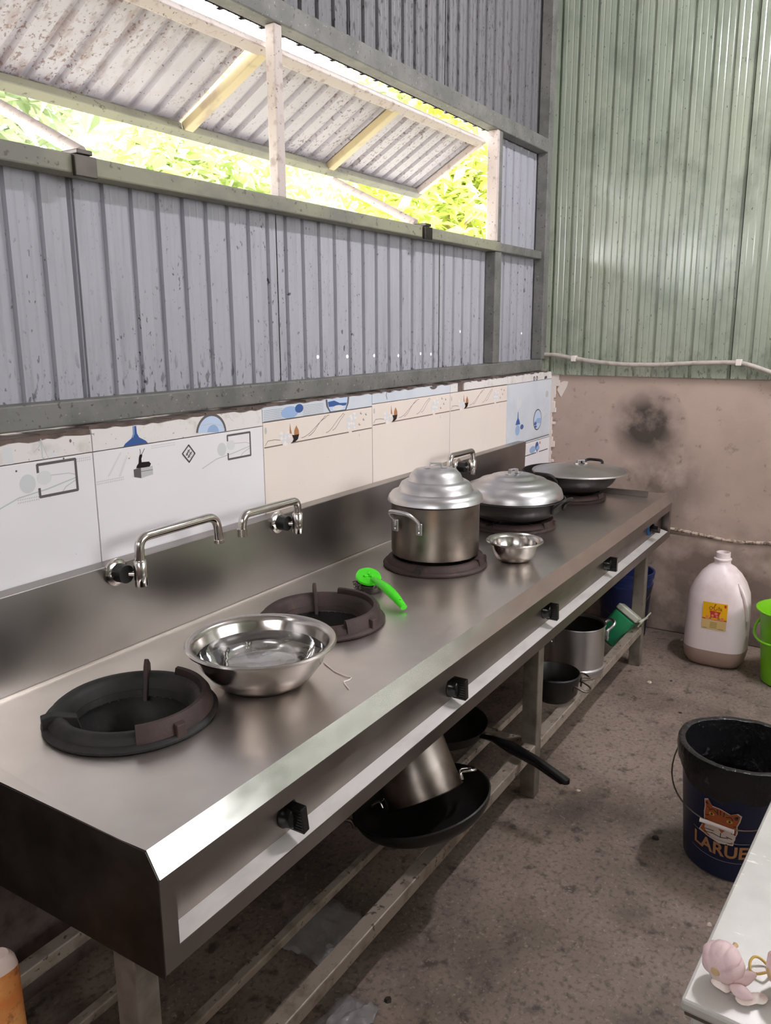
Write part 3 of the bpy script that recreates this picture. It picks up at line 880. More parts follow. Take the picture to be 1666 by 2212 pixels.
pr.stroke([(XT[6]+0.004, 0.957), (X-0.02, 0.957)], 0.002, 'p_grey')
pr.done()
pr = Print(tb2)
x, z = T(680, 1560, B5)
pr.ell(x, z, 0.022, 0.022, 'p_blue', 12)
pr.ell(x+0.014, z-0.012, 0.024, 0.012, 'p_lblue', 12)
pr.ell(x-0.055, z-0.012, 0.04, 0.018, 'p_lblue', 16)
pr.poly([(x-0.004, z-0.02), (x+0.012, z-0.018), (x+0.008, z-0.04)], 'p_blue')
pr.ell(x+0.04, z+0.012, 0.008, 0.008, 'p_rust', 10)
z2 = T(640, 1690, B5)[1]
pr.stroke([(2.94, z2), (x-0.01, z2)], 0.005, 'p_dark')
pr.stroke([(x+0.03, z2), (X-0.03, z2)], 0.005, 'p_dark')
pr.done()
pr = Print(up_t[6])
x, z = T(632, 320, B5)
for dx in (0.0, 0.035):
    pr.ell(x+dx, z, 0.011, 0.011, 'p_black', 14)
    pr.ell(x+dx, z-0.001, 0.006, 0.0075, 'p_grey', 12)
x, z = T(842, 300, B5)
pr.poly([(x-0.018, z-0.007), (x+0.018, z-0.005), (x+0.018, z+0.007), (x-0.012, z+0.006)], 'p_black')
pr.done()

# ------------------------------------------------------------------ awning flap held open outside the window
flap = thing('window_awning', 'top-hinged corrugated awning propped open outside the long window', 'awning', (0, 0, 0))
HY, HZ, FY, FZ = 0.105, 2.262, 0.425, 2.078
sl = Vector((0, FY-HY, FZ-HZ)).normalized()
nrm = Vector((0, -sl.z, sl.y))
if nrm.z < 0:
    nrm = -nrm
FLn = math.hypot(FY-HY, FZ-HZ)


def flap_sheet(x0, x1, name='awning_sheet', lift=0.0):
    mb = MB()
    xs = [(x0, 0.0)]
    k = math.ceil((x0-0.46)/0.0835)
    while True:
        c = 0.46+k*0.0835
        if c > x1-0.008:
            break
        for dx, dd in ((-0.016, 0), (-0.009, 1), (0.009, 1), (0.016, 0)):
            if x0 < c+dx < x1:
                xs.append((c+dx, dd*0.013))
        k += 1
    xs.append((x1, 0.0))
    A, B = Vector((0, HY, HZ))+sl*0.02, Vector((0, FY, FZ))+sl*0.02
    for (xa, da), (xb, db) in zip(xs, xs[1:]):
        n1, n2 = nrm*(da+lift), nrm*(db+lift)
        ex1, ex2 = Vector((xa, 0, 0)), Vector((xb, 0, 0))
        mb.add([A+ex1+n1, A+ex2+n2, B+ex2+n2, B+ex1+n1], [(0, 1, 2, 3)])
    return mb.build(name, 'flap', flap)


for a, b in ((-0.6, 0.20), (0.195, 1.235), (1.275, 1.66), (1.655, 2.69)):
    flap_sheet(a, b, lift=0.016+random.uniform(0, 0.002))


def fbar(x0, t0, x1, t1, w, h, name, m):
    a = Vector((x0, HY, HZ))+sl*(FLn*t0)
    b = Vector((x1, HY, HZ))+sl*(FLn*t1)
    return MB().bar(a, b, w, h, nrm).build(name, m, flap, bevel=0.003)


fbar(-0.6, 1.0, 2.69, 1.0, 0.034, 0.028, 'awning_edge_bar', 'tube_sill')
fbar(-0.6, 0.03, 2.69, 0.03, 0.034, 0.026, 'awning_hinge_bar', 'tube_pale')
fbar(2.67, 0.05, 2.67, 0.97, 0.03, 0.026, 'awning_end_bar', 'tube_pale')
for xa, xb in ((1.252, 1.27), (1.992, 2.0), (0.20, 0.22)):
    fbar(xb, 0.05, xa, 0.96, 0.036, 0.028, 'awning_rafter', 'tube_yellow')
for i, x in enumerate((0.56, 2.03)):
    st = MB().tube([(x, 0.425, 2.043), (x+0.02, 0.07, 1.866)], 0.015, 10).build('prop_strut', 'tube_pale', None, smooth=True)
    tag(st, ('pale prop strut holding the awning at the near end of the sill', 'pale prop strut holding the awning near the far window post')[i], 'strut', 'awning props')

# ------------------------------------------------------------------ stove
stove = thing('wok_range', 'long stainless steel five-burner wok range against the tiled wall', 'stove', (0, 0, 0))
H, L_ = 0.75, 3.05
YB, YF, YC, YC2, ZC2, ZB = -0.0384, -0.618, -0.6724, -0.6954, 0.7122, 0.5506
BX = [0.285, 0.905, 1.515, 2.13, 2.74]
BY = -0.315
deck = MB()
s_ = 0.16


def rect(mb, x0, x1, y0, y1, z=H):
    mb.add([(x0, y0, z), (x1, y0, z), (x1, y1, z), (x0, y1, z)], [(0, 1, 2, 3)])


xs0 = 0.0
ED = 0.05
for bx in BX:
    rect(deck, xs0 if xs0 else ED, bx-s_, YF, YB)
    rect(deck, bx-s_, bx+s_, YF, BY-s_)
    rect(deck, bx-s_, bx+s_, BY+s_, YB)
    n = 48
    ring = [(bx+0.118*math.cos(2*PI*i/n), BY+0.118*math.sin(2*PI*i/n), H) for i in range(n)]
    sq = []
    for i in range(n):
        c, s = math.cos(2*PI*i/n), math.sin(2*PI*i/n)
        k = s_/max(abs(c), abs(s))
        sq.append((bx+c*k, BY+s*k, H))
    deck.add(ring+sq, [(i, (i+1) % n, n+(i+1) % n, n+i) for i in range(n)])
    low = [(p[0], p[1], H-0.02) for p in ring]
    deck.add(ring+low, [(i, (i+1) % n, n+(i+1) % n, n+i) for i in range(n)])
    xs0 = bx+s_
rect(deck, xs0, L_, YF, YB)
# slightly raised strips along the front and the near end
deck.add([(0, YF, H), (L_, YF, H), (L_, YC, H+0.002), (0, YC, H+0.002)], [(0, 1, 2, 3)])
deck.add([(0.0, YF, H), (ED, YF, H), (ED, YB, H), (0, YB, H+0.003)], [(0, 1, 2, 3)])
deck.build('deck', 'steel', stove)
MB().box(2.918, 2.93, YF, YB-0.12, H, H+0.026).build('end_upstand', 'steel_dull', stove, bevel=0.002)
MB().add([(0, YB, H), (2.905, YB, H), (2.905, YB-0.004, 0.9635), (0, YB-0.004, 0.9635), (0, -0.002, 0.9635), (2.905, -0.002, 0.9635), (2.905, -0.002, H), (0, -0.002, H)],
         [(0, 1, 2, 3), (3, 2, 5, 4), (1, 6, 5, 2), (0, 3, 4, 7)]).build('backsplash', 'steel_back', stove, bevel=0.002)
MB().bar((0, YB-0.003, H+0.002), (2.905, YB-0.003, H+0.002), 0.004, 0.004).build('backsplash_seam', 'steel', stove)
# front: chamfer, upper band, recessed panel, ledge, lower band
MB().add([(0, YC, H+0.002), (L_, YC, H+0.002), (L_, YC2-0.001, ZC2), (0, YC2-0.001, ZC2)], [(0, 1, 2, 3)]).build('front_chamfer', 'steel_chamfer', stove, solid=0.0015)
YP = YC2+0.034
MB().box(0, L_, YC2, YC2+0.003, 0.678, ZC2).build('upper_band', 'steel_dull', stove)
MB().box(0, 0.03, YC2, YC2+0.003, ZB, 0.678).build('front_stile', 'steel_dull', stove)
MB().box(L_-0.03, L_, YC2, YC2+0.003, ZB, 0.678).build('front_stile', 'steel_dull', stove)
MB().box(0.03, L_-0.03, YP, YP+0.003, 0.57, 0.69).build('control_panel', 'steel_dull', stove)
MB().add([(0.03, YC2+0.001, 0.581), (L_-0.03, YC2+0.001, 0.581), (L_-0.03, YP, 0.590), (0.03, YP, 0.590)], [(0, 1, 2, 3)]).build('panel_ledge', 'ledge', stove, solid=0.001)
MB().box(0.03, L_-0.03, YC2, YC2+0.003, ZB, 0.582).build('lower_band', 'steel_dull', stove)
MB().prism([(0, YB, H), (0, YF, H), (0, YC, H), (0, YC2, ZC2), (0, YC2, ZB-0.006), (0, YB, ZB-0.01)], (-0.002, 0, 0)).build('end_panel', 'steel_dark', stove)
MB().prism([(L_, YB, H), (L_, YF, H), (L_, YC, H), (L_, YC2, ZC2), (L_, YC2, ZB), (L_, YB, ZB)], (0.002, 0, 0)).build('end_panel', 'steel_dull', stove)
MB().box(0.0, L_, YB-0.003, YB, 0.56, H).build('back_panel', 'steel_dark', stove)
for bx in BX:   # burner wells below the deck
    MB().lathe([(0.118, H-0.018), (0.112, H-0.05), (0.07, H-0.105), (0.0, H-0.11)], 40, c=(bx, BY, 0)).build('burner_well', 'iron', stove, smooth=True)
LW = 0.045
for x, yl in ((0.004, -0.62), (1.56, -0.66), (2.80, -0.66)):
    MB().box(x, x+LW, yl, yl+0.05, 0.0, 0.60).build('leg', 'leg', stove, bevel=0.003)
    MB().box(x, x+LW, -0.12, -0.07, 0.0, 0.60).build('leg', 'leg', stove, bevel=0.003)
    MB().box(x+0.004, x+0.04, yl+0.05, -0.12, 0.15, 0.185).build('cross_rail', 'rail', stove, bevel=0.003)
for xa, xb in ((0.049, 1.56), (1.605, 2.80)):
    MB().box(xa, xb, -0.66, -0.622, 0.155, 0.19).build('shelf_rail', 'rail', stove, bevel=0.003)
    MB().box(xa, xb, -0.51, -0.488, 0.165, 0.186).build('shelf_rail', 'rail', stove, bevel=0.003)
    MB().box(xa, xb, -0.12, -0.085, 0.155, 0.19).build('shelf_rail', 'rail', stove, bevel=0.003)
    MB().box(xa, xb, -0.32, -0.298, 0.165, 0.186).build('shelf_rail', 'rail', stove, bevel=0.003)
# knobs
kn = [at(px_, py_, 1, YP-0.02) for px_, py_ in ((637, 1763), (990, 1486), (1190, 1320), (1320, 1218), (1412, 1143))]
for i, p in enumerate(kn):
    base = MB().lathe([(0.0, 0.0), (0.027, 0.0), (0.027, 0.004), (0.024, 0.008), (0.022, 0.022), (0.017, 0.026), (0.0, 0.027)], 28)
    base.xform(Matrix.Translation((p.x, YP, p.z)) @ Matrix.Rotation(R(90), 4, 'X'))
    k = base.build('knob', 'black_plastic', stove, smooth=True)
    g = MB().box(-0.0085, 0.0085, -0.026, 0.026, 0.008, 0.044)
    for j in range(7):
        zz = -0.02+j*0.0066
        g.box(-0.0098, 0.0098, zz-0.0016, zz+0.0016, 0.016, 0.042)
    rot = (8, 4, 6, -4, 62)[i]
    g.xform(Matrix.Translation((p.x, YP, p.z)) @ Matrix.Rotation(R(90), 4, 'X') @ Matrix.Rotation(R(rot), 4, 'Z'))
    g.build('knob_grip', 'black_plastic', k, bevel=0.003)
    if i == 4:
        r_ = MB().lathe([(0.028, 0.001), (0.031, 0.001), (0.031, 0.01), (0.028, 0.01), (0.028, 0.001)], 28)
        r_.xform(Matrix.Translation((p.x, YP, p.z)) @ Matrix.Rotation(R(90), 4, 'X'))
        tag(r_.build('knob_ring', 'blue_plastic_ring', k, smooth=True), 'blue plastic ring')

# ------------------------------------------------------------------ cast iron wok rings
RL = ['cast-iron wok ring on the near end of the range, open with three prongs',
      'cast-iron wok ring behind the water basin, next to the green scrubber',
      'cast-iron wok ring under the tall aluminium stock pot',
      'cast-iron wok ring under the wok with the stepped domed lid',
      'cast-iron wok ring under the farthest wok by the cement wall']
for i, bx in enumerate(BX):
    t = thing('wok_ring', RL[i], 'burner ring', (bx, BY, H), (0, 0, R((0, 9, 40, 20, 25)[i])), 'cast-iron wok rings on the range')
    t.scale = (0.965, 0.965, 1.0)
    low = i >= 2
    MB().lathe([(0.112, -0.012), (0.116, 0.001), (0.170, 0.0012), (0.172, 0.007), (0.168, 0.012), (0.160, 0.014), (0.156, 0.024), (0.146, 0.031), (0.134, 0.030), (0.124, 0.020), (0.114, -0.012)], 56).build('ring', 'iron_rust' if i else 'iron', t, smooth=True)
    # raised guard along the room side
    a0, a1 = R(-128), R(8)
    gp = [(0.163, 0.012), (0.158, 0.034), (0.150, 0.044), (0.141, 0.043), (0.137, 0.030), (0.145, 0.012), (0.163, 0.012)]
    if low:
        gp = [(r, min(z, 0.034)) for r, z in gp]
    gd = MB().lathe(gp, 30, a0, a1)
    m_ = len(gp)
    gd.f.append(tuple(range(m_-1)))
    gd.f.append(tuple(range(30*m_, 30*m_+m_-1)))
    gd.build('ring_guard', 'iron_rust', t, smooth=True)
    # prongs rising from the inside of the ring
    for k, (an, hh) in enumerate(((35, 0.060), (150, 0.036), (262, 0.036))):
        if low:
            hh = 0.03
        an = R(an)
        ux, uy = Vector((math.cos(an), math.sin(an), 0)), Vector((-math.sin(an), math.cos(an), 0))
        wd = 0.010 if k == 0 else 0.022
        prof = [(0.152, 0.004), (0.154, hh*0.75), (0.140, hh), (0.128, hh*0.8), (0.108, 0.0), (0.100, -0.02), (0.112, -0.02)]
        if k:
            prof = [(0.170, 0.006), (0.170, hh*0.9), (0.150, hh), (0.105, hh*0.65), (0.098, -0.004), (0.115, -0.01)]
        MB().prism([ux*r-uy*wd*0.5+Vector((0, 0, z)) for r, z in prof], uy*wd).build('prong', 'iron_rust' if k != 1 else 'iron', t, bevel=0.002)
    if not low:
        MB().lathe([(0.0, -0.062), (0.03, -0.064), (0.056, -0.070), (0.06, -0.082), (0.05, -0.102), (0.0, -0.102)], 32, c=(-0.02, -0.035, 0)).build('burner_head', 'iron_rust', t, smooth=True)
        MB().tube([(0.045, 0.03, -0.09), (0.03, 0.02, -0.07), (0.03, 0.02, -0.055)], 0.012, 10).build('pilot_tube', 'iron', t, smooth=True)

# ------------------------------------------------------------------ faucets over the backsplash
FX = [(0.515, 1, 'chrome swing faucet nearest the camera, spout turned right above the near ring'),
      (1.09, -1, 'chrome swing faucet in the middle of the backsplash, spout turned left'),
      (2.215, -1, 'chrome swing faucet behind the stock pot, spout turned left')]
YFA = -0.10
for i, (fx, sg, lab) in enumerate(FX):
    t = thing('swing_faucet', lab, 'faucet', (fx, YB-0.004, 0.945), None, 'swing faucets on the backsplash')
    dy = YFA-(YB-0.004)
    fl_ = MB().lathe([(0.0, 0.0), (0.032, 0.0), (0.032, 0.006), (0.024, 0.012), (0.0, 0.012)], 28)
    ox = -0.024*sg if i == 0 else -0.022
    fl_.xform(Matrix.Translation((ox, 0, 0.0)) @ Matrix.Rotation(R(90), 4, 'X'))
    fl_.build('flange', 'chrome', t, smooth=True)
    MB().lathe([(0.0, 0.0), (0.022, 0.0), (0.021, 0.03), (0.0, 0.03)], 20).xform(Matrix.Translation((ox, -0.009, 0.0)) @ Matrix.Rotation(R(90), 4, 'X')).build('valve_stem', 'black_rubber', t, smooth=True)
    MB().tube([(ox, -0.02, -0.002), (0, dy, -0.002)], 0.007, 10).build('valve_arm', 'chrome', t, smooth=True)
    MB().lathe([(0.0, -0.030), (0.0145, -0.030), (0.0155, -0.026), (0.0155, 0.026), (0.0125, 0.030), (0.0, 0.030)], 24, c=(0, dy, 0)).build('body', 'chrome', t, smooth=True)
    ln = (0.245, 0.232, 0.20)[i]
    tp = (0.082, 0.066, 0.066)[i]
    pts = fillet([(0, dy, 0.024), (0, dy, tp), (ln*sg, dy-0.004, tp+0.004), (ln*sg+0.006*sg, dy-0.004, 0.022 if i == 0 else 0.02)], 0.05, 8)
    MB().tube(pts, 0.0112, 14).build('spout', 'chrome', t, smooth=True)
    e = pts[-1]
    MB().lathe([(0.0, -0.004), (0.0132, -0.004), (0.0132, 0.004 if i == 0 else 0.016), (0.0, 0.006 if i == 0 else 0.017)], 20, c=(e.x, e.y, e.z-0.003)).build('spout_tip', 'chrome', t, smooth=True)

# ------------------------------------------------------------------ things on the range
# basin with water
bc = (0.537, -0.433)
BH = 0.097
t = thing('steel_basin', 'wide stainless steel basin holding water between the two near rings', 'basin', (bc[0], bc[1], H))
MB().lathe([(0.0, 0.001), (0.07, 0.001), (0.082, 0.003), (0.105, 0.022), (0.128, 0.052), (0.141, 0.084), (0.144, 0.093), (0.150, 0.0965), (0.157, 0.097), (0.160, 0.094), (0.159, 0.0905), (0.153, 0.0925), (0.1465, 0.090), (0.1435, 0.084), (0.130, 0.0505), (0.107, 0.0195), (0.083, 0.0005), (0.07, 0.0), (0.0, 0.0)], 72).build('basin_shell', 'bowl_steel', t, smooth=True)
t = MB()
wz = 0.066
t.lathe([(0.0, 0.0025), (0.07, 0.0025), (0.0805, 0.0045), (0.1035, 0.0235), (0.1265, 0.0535), (0.1318, wz), (0.0, wz)], 64)
wt = t.build('water', 'water', None, smooth=True)
wt.location = (bc[0], bc[1], H)
tag(wt, 'clear water filling the wide steel basin', 'water')

# small bowl
t = thing('steel_bowl', 'small shiny stainless steel bowl in front of the stock pot', 'bowl', (1.685, -0.515, H))
MB().lathe([(0.0, 0.002), (0.038, 0.002), (0.05, 0.006), (0.063, 0.022), (0.070, 0.045), (0.072, 0.057), (0.079, 0.060), (0.082, 0.066), (0.090, 0.069), (0.093, 0.066), (0.091, 0.063), (0.084, 0.064), (0.082, 0.058), (0.074, 0.055), (0.072, 0.044), (0.065, 0.020), (0.052, 0.003), (0.038, 0.0), (0.0, 0.0)], 64).build('bowl_shell', 'bowl_steel', t, smooth=True)

# stock pot and lid
PB = H+0.036
t = thing('stock_pot', 'tall scorched aluminium stock pot with two loop handles on the middle ring', 'pot', (BX[2], BY, PB))
PRr, PHt = 0.139, 0.172
MB().lathe([(0.0, 0.0), (PRr-0.012, 0.0), (PRr-0.002, 0.006), (PRr, 0.018), (PRr, PHt-0.004), (PRr+0.006, PHt), (PRr+0.004, PHt+0.003), (PRr-0.003, PHt), (PRr-0.004, 0.018), (PRr-0.013, 0.004), (0.0, 0.004)], 72).build('pot_body', 'alu_worn', t, smooth=True)


def loop_handle(parent, ang, r, z, w, out, rise, m, rad=0.006, plate=True, name='handle'):
    ux = Vector((math.cos(ang), math.sin(ang), 0))
    uy = Vector((-math.sin(ang), math.cos(ang), 0))
    Z = Vector((0, 0, 1))
    base = ux*r+Z*z
    pts = fillet([base-uy*w*0.5+Z*-0.02+ux*0.004, base-uy*w*0.5+ux*0.006, base-uy*w*0.46+ux*out+Z*rise, base+uy*w*0.46+ux*out+Z*rise, base+uy*w*0.5+ux*0.006, base+uy*w*0.5+Z*-0.02+ux*0.004], 0.028, 6)
    h = MB().tube(pts, rad, 10).build(name, m, parent, smooth=True)
    if plate:
        for s in (-1, 1):
            pm = MB()
            c = base+uy*w*0.5*s+Z*-0.012
            pm.prism([c-uy*0.011-Z*0.026+ux*0.001, c+uy*0.011-Z*0.026+ux*0.001, c+uy*0.011+Z*0.012+ux*0.001, c-uy*0.011+Z*0.012+ux*0.001], ux*0.006)
            pl = pm.build('rivet_plate', m, h, bevel=0.003)
            rv = MB()
            for dz in (-0.017, 0.002):
                q = c+Z*dz+ux*0.007
                rv.tube([q, q+ux*0.004], [0.0045, 0.003], 8)
            rv.build('rivet', m, h, smooth=True)
    return h


for an in (172, 352):
    loop_handle(t, R(an), PRr, 0.130, 0.092, 0.046, 0.034, 'alu')
pot = t
lidm = MB().lathe([(0.0, 0.098), (0.05, 0.098), (0.066, 0.094), (0.079, 0.080), (0.084, 0.068), (0.087, 0.062), (0.096, 0.061), (0.108, 0.054), (0.115, 0.040), (0.119, 0.030), (0.125, 0.028), (0.138, 0.025), (0.147, 0.014), (0.150, 0.004), (0.151, 0.000), (0.146, 0.0), (0.143, 0.012), (0.134, 0.022), (0.118, 0.025), (0.08, 0.058), (0.0, 0.094)], 72, c=(0, 0, PHt+0.0035))
t = tag(lidm.build('lid', 'alu', pot, smooth=True), 'stepped domed aluminium lid')


def strap(parent, z, w, h, ang, m, wd=0.018, off=(0, 0, 0)):
    pts = [(-w, 0, z), (-w*0.55, 0, z), (-w*0.5, 0, z+h), (w*0.5, 0, z+h), (w*0.55, 0, z), (w, 0, z)]
    mb = MB()
    for a, b in zip(pts, pts[1:]):
        mb.bar(a, b, wd, 0.003, (0, 0, 1) if abs(b[2]-a[2]) < h*0.5 else (1, 0, 0))
    mb.xform(Matrix.Translation(off) @ Matrix.Rotation(ang, 4, 'Z'))
    return mb.build('lid_handle', m, parent, bevel=0.0008)


strap(t, 0.0995+PHt+0.0035, 0.036, 0.014, R(-50), 'alu')

# wok with stepped lid on the fourth ring
WK = ['black iron wok on the fourth ring, covered by the stepped aluminium lid', 'black iron wok on the farthest ring, covered by the flat grey lid']


def wok_prof(r, h, base, th=0.003):
    out, inn = [], []
    n = 10
    for i in range(n+1):
        t_ = i/n
        rr = base+(r-base)*math.sin(t_*PI/2)**0.95
        zz = h*(1-math.cos(t_*PI/2))**1.0
        out.append((rr, zz))
    out = [(0.0, 0.0)]+out
    inn = [(max(a-th, 0.0), b+th) for a, b in reversed(out)]
    return out+[(r+0.003, h+0.002), (r, h+0.005)]+inn


t = thing('wok', WK[0], 'wok', (BX[3]-0.005, BY, H+0.032), None, 'woks on the range')
MB().lathe(wok_prof(0.196, 0.078, 0.075), 64).build('wok_bowl', 'wok', t, smooth=True)
for an in (80, 262):
    loop_handle(t, R(an), 0.188, 0.066, 0.085, 0.045, 0.032, 'wok', 0.006, plate=False)
wk_ = t
lidm = MB().lathe([(0.0, 0.084), (0.07, 0.083), (0.083, 0.079), (0.09, 0.072), (0.10, 0.070), (0.122, 0.066), (0.131, 0.059), (0.138, 0.053), (0.15, 0.051), (0.168, 0.044), (0.181, 0.030), (0.187, 0.012), (0.189, 0.0), (0.185, 0.0), (0.182, 0.012), (0.165, 0.040), (0.12, 0.062), (0.0, 0.080)], 72, c=(0, 0, 0.0835))
t = tag(lidm.build('lid', 'alu', wk_, smooth=True), 'round stepped aluminium lid')
strap(t, 0.0855+0.0835, 0.034, 0.016, R(-20), 'alu')
# farthest wok
t = thing('wok', WK[1], 'wok', (BX[4]+0.01, BY, H+0.032), None, 'woks on the range')
MB().lathe(wok_prof(0.205, 0.086, 0.07), 64).build('wok_bowl', 'wok', t, smooth=True)
for an in (352, 172):
    loop_handle(t, R(an), 0.197, 0.076, 0.095, 0.05, 0.03, 'wok', 0.0065, plate=False)
wk_ = t
LO = (-0.022, -0.055, 0.0915)
lidm = MB().lathe([(0.0, 0.034), (0.06, 0.033), (0.075, 0.029), (0.09, 0.027), (0.15, 0.016), (0.194, 0.006), (0.197, 0.0085), (0.205, 0.008), (0.208, 0.003), (0.205, 0.0), (0.15, 0.013), (0.0, 0.030)], 72, c=LO)
t = tag(lidm.build('lid', 'alu_flat', wk_, smooth=True), 'nearly flat grey aluminium lid')
strap(t, 0.036, 0.03, 0.015, R(-40), 'alu', off=LO)
tag(MB().lathe([(0.0, 0.034), (0.009, 0.034), (0.008, 0.042), (0.0, 0.045)], 14, c=(0.03+LO[0], LO[1], LO[2])).build('lid_rivet', 'black_plastic', t, smooth=True), 'black rivet')

# green scrubber
view_rt = Vector((math.sin(YAW), -math.cos(YAW), 0))
hd = at(796, 1243, 2, H+0.045)
tl = at(868, 1308, 2, H+0.014)
t = thing('pot_scrubber', 'bright green plastic scrubber with a steel wool pad lying on the range', 'scrubber', (hd.x, hd.y, H))
dv = (tl-hd)
dv.z = 0
LNG = dv.length
ang = math.atan2(dv.y, dv.x)
rotz = Matrix.Rotation(ang, 4, 'Z')
zt = 0.040
tilt = Matrix.Translation((0, 0, zt)) @ Matrix.Rotation(R(20), 4, view_rt) @ Matrix.Translation((0, 0, -zt))
MB().lathe([(0.0, zt+0.006), (0.020, zt+0.0055), (0.030, zt+0.007), (0.037, zt+0.005), (0.039, zt), (0.035, zt-0.004), (0.0, zt-0.004)], 40).xform(Matrix.Diagonal((1.08, 0.92, 1, 1))).xform(rotz).xform(tilt).build('scrubber_head', 'green_brush', t, smooth=True)
kk = MB()
for q in range(3):
    a_ = q*2*PI/3+0.5
    kk.tube([(0.004*math.cos(a_), 0.004*math.sin(a_), zt+0.006), (0.014*math.cos(a_), 0.014*math.sin(a_), zt+0.0085)], [0.004, 0.003], 8)
kk.xform(rotz).xform(tilt).build('locking_tabs', 'green_brush', t, smooth=True)
hp, hr = [], []
n = 16
for i in range(n+1):
    u = i/n
    xx = 0.028+(LNG-0.028+0.012)*u
    zz = zt+0.002+0.004*math.sin(u*PI)-(zt-0.010)*u**1.6
    hp.append((xx, 0, zz))
    hr.append(0.0055+0.0058*math.sin(min(1, u*1.05)*PI*0.9)**1.2+0.001)
hb = MB().tube(hp, hr, 14)
hb.v = [Vector((p.x, p.y*1.25, p.z)) for p in hb.v]
hb.xform(rotz).build('scrubber_handle', 'green_brush', t, smooth=True)
e = hp[-3]
MB().lathe([(0.0, 0.0), (0.0034, 0.0), (0.0034, 0.0016), (0.0, 0.0016)], 16, c=(e[0], 0, e[2]+hr[-3]*0.82)).xform(rotz).build('hanging_hole', 'iron', t, smooth=True)
wool = MB()
rnd = random.Random(3)
for i in range(150):   # curled steel ribbons
    a_ = rnd.uniform(0, 2*PI)
    r_ = 0.040*math.sqrt(rnd.uniform(0.05, 1))
    c = Vector((r_*math.cos(a_), r_*math.sin(a_), rnd.uniform(0.004, 0.027)))
    ax = Vector((rnd.gauss(0, 1), rnd.gauss(0, 1), rnd.gauss(0, 1))).normalized()
    u = ax.orthogonal().normalized()
    w = ax.cross(u)
    rr = rnd.uniform(0.004, 0.009)
    pts = [c+(u*math.cos(k*0.9)+w*math.sin(k*0.9))*rr+ax*(k*0.0012) for k in range(9)]
    pts = [Vector((p.x, p.y, max(p.z, 0.0015))) for p in pts]
    wool.tube(pts, 0.0009, 4, caps=False)
tag(wool.build('steel_wool', 'wool', t, smooth=True), 'curled steel wool pad', kind='stuff')
wz_ = MB().lathe([(0.0, 0.001), (0.036, 0.001), (0.039, 0.010), (0.037, 0.022), (0.030, 0.027), (0.0, 0.027)], 24)
wz_.build('wool_core', 'steel_dark', t, smooth=True)

# ------------------------------------------------------------------ under the range
RT = 0.19
# steel pot resting upside down, tilted, in a black frying wok
view_rt = Vector((math.sin(YAW), -math.cos(YAW), 0))
view_fw = Vector((math.cos(YAW), math.sin(YAW), 0))
wc = at(922, 1732, 2, 0.262)
Rw = Matrix.Rotation(R(-13), 3, view_fw) @ Matrix.Rotation(R(-4), 3, view_rt)
t = thing('wok', 'black iron frying wok on the lower rails with a steel pot lying in it', 'wok', wc-Vector((0, 0, 0.055)), Rw)
MB().lathe(wok_prof(0.185, 0.062, 0.08), 56).build('wok_bowl', 'wok', t, smooth=True)
loop_handle(t, math.atan2(-view_rt.y, -view_rt.x)-0.15, 0.18, 0.052, 0.09, 0.05, 0.012, 'steel_dull', 0.006, plate=False)
Rp = Matrix.Rotation(R(-22), 3, view_fw) @ Matrix.Rotation(R(-24), 3, view_rt)
pc = wc+Vector((0.012, 0.012, 0.006))
t = thing('steel_pot', 'scorched steel pot turned upside down in the wok under the range', 'pot', pc, Rp)
MB().lathe([(0.0, 0.165), (0.085, 0.165), (0.099, 0.158), (0.103, 0.145), (0.105, 0.002), (0.109, 0.0), (0.103, 0.0), (0.100, 0.145), (0.085, 0.16), (0.0, 0.161)], 64).build('pot_body', 'alu_worn', t, smooth=True)
loop_handle(t, math.atan2(view_rt.y, view_rt.x)+0.1, 0.105, 0.03, 0.08, 0.045, -0.01, 'chrome', 0.005, plate=False)
loop_handle(t, math.atan2(-view_rt.y, -view_rt.x)-0.3, 0.105, 0.03, 0.08, 0.045, -0.01, 'chrome', 0.005, plate=False)
# frying pan with a black handle
ha, hb_ = at(1103, 1614, 1, -0.62), at(1220, 1690, 1, -0.81)
dh = (hb_-ha)
t = thing('frying_pan', 'black frying pan whose long dark handle sticks out past the middle leg', 'pan', (ha.x+0.02, -0.36, RT+0.002))
o_ = Vector((ha.x+0.02, -0.36, RT+0.002))
MB().lathe([(0.0, 0.0), (0.12, 0.0), (0.14, 0.012), (0.155, 0.045), (0.158, 0.046), (0.142, 0.010), (0.12, 0.003), (0.0, 0.003)], 48).build('pan_body', 'wok', t, smooth=True)
a_, b_ = ha-o_, hb_-o_
MB().tube([Vector((0.0, -0.14, 0.028)), a_+Vector((0, 0.06, 0.012)), a_, (a_+b_)*0.5+Vector((0, 0, 0.008)), b_+Vector((0, 0, 0.003)), b_], [0.007, 0.009, 0.019, 0.0165, 0.018, 0.015], 12).build('pan_handle', 'black_plastic', t, smooth=True)
# blackened pot with ring handles
bp = at(1196, 1506, 1, -0.585)
t = thing('black_pot', 'soot-black pot with wire ring handles lying on the rails behind the middle leg', 'pot', (bp.x, -0.585, RT+0.0615))
MB().lathe([(0.0, -0.06), (0.06, -0.058), (0.083, -0.03), (0.088, 0.035), (0.092, 0.037), (0.088, 0.041), (0.084, 0.035), (0.076, -0.026), (0.0, -0.054)], 48).build('pot_body', 'wok', t, smooth=True)
for an in (262, 318):
    loop_handle(t, R(an), 0.086, 0.02, 0.055, 0.05, -0.015, 'wire', 0.0035, plate=False)
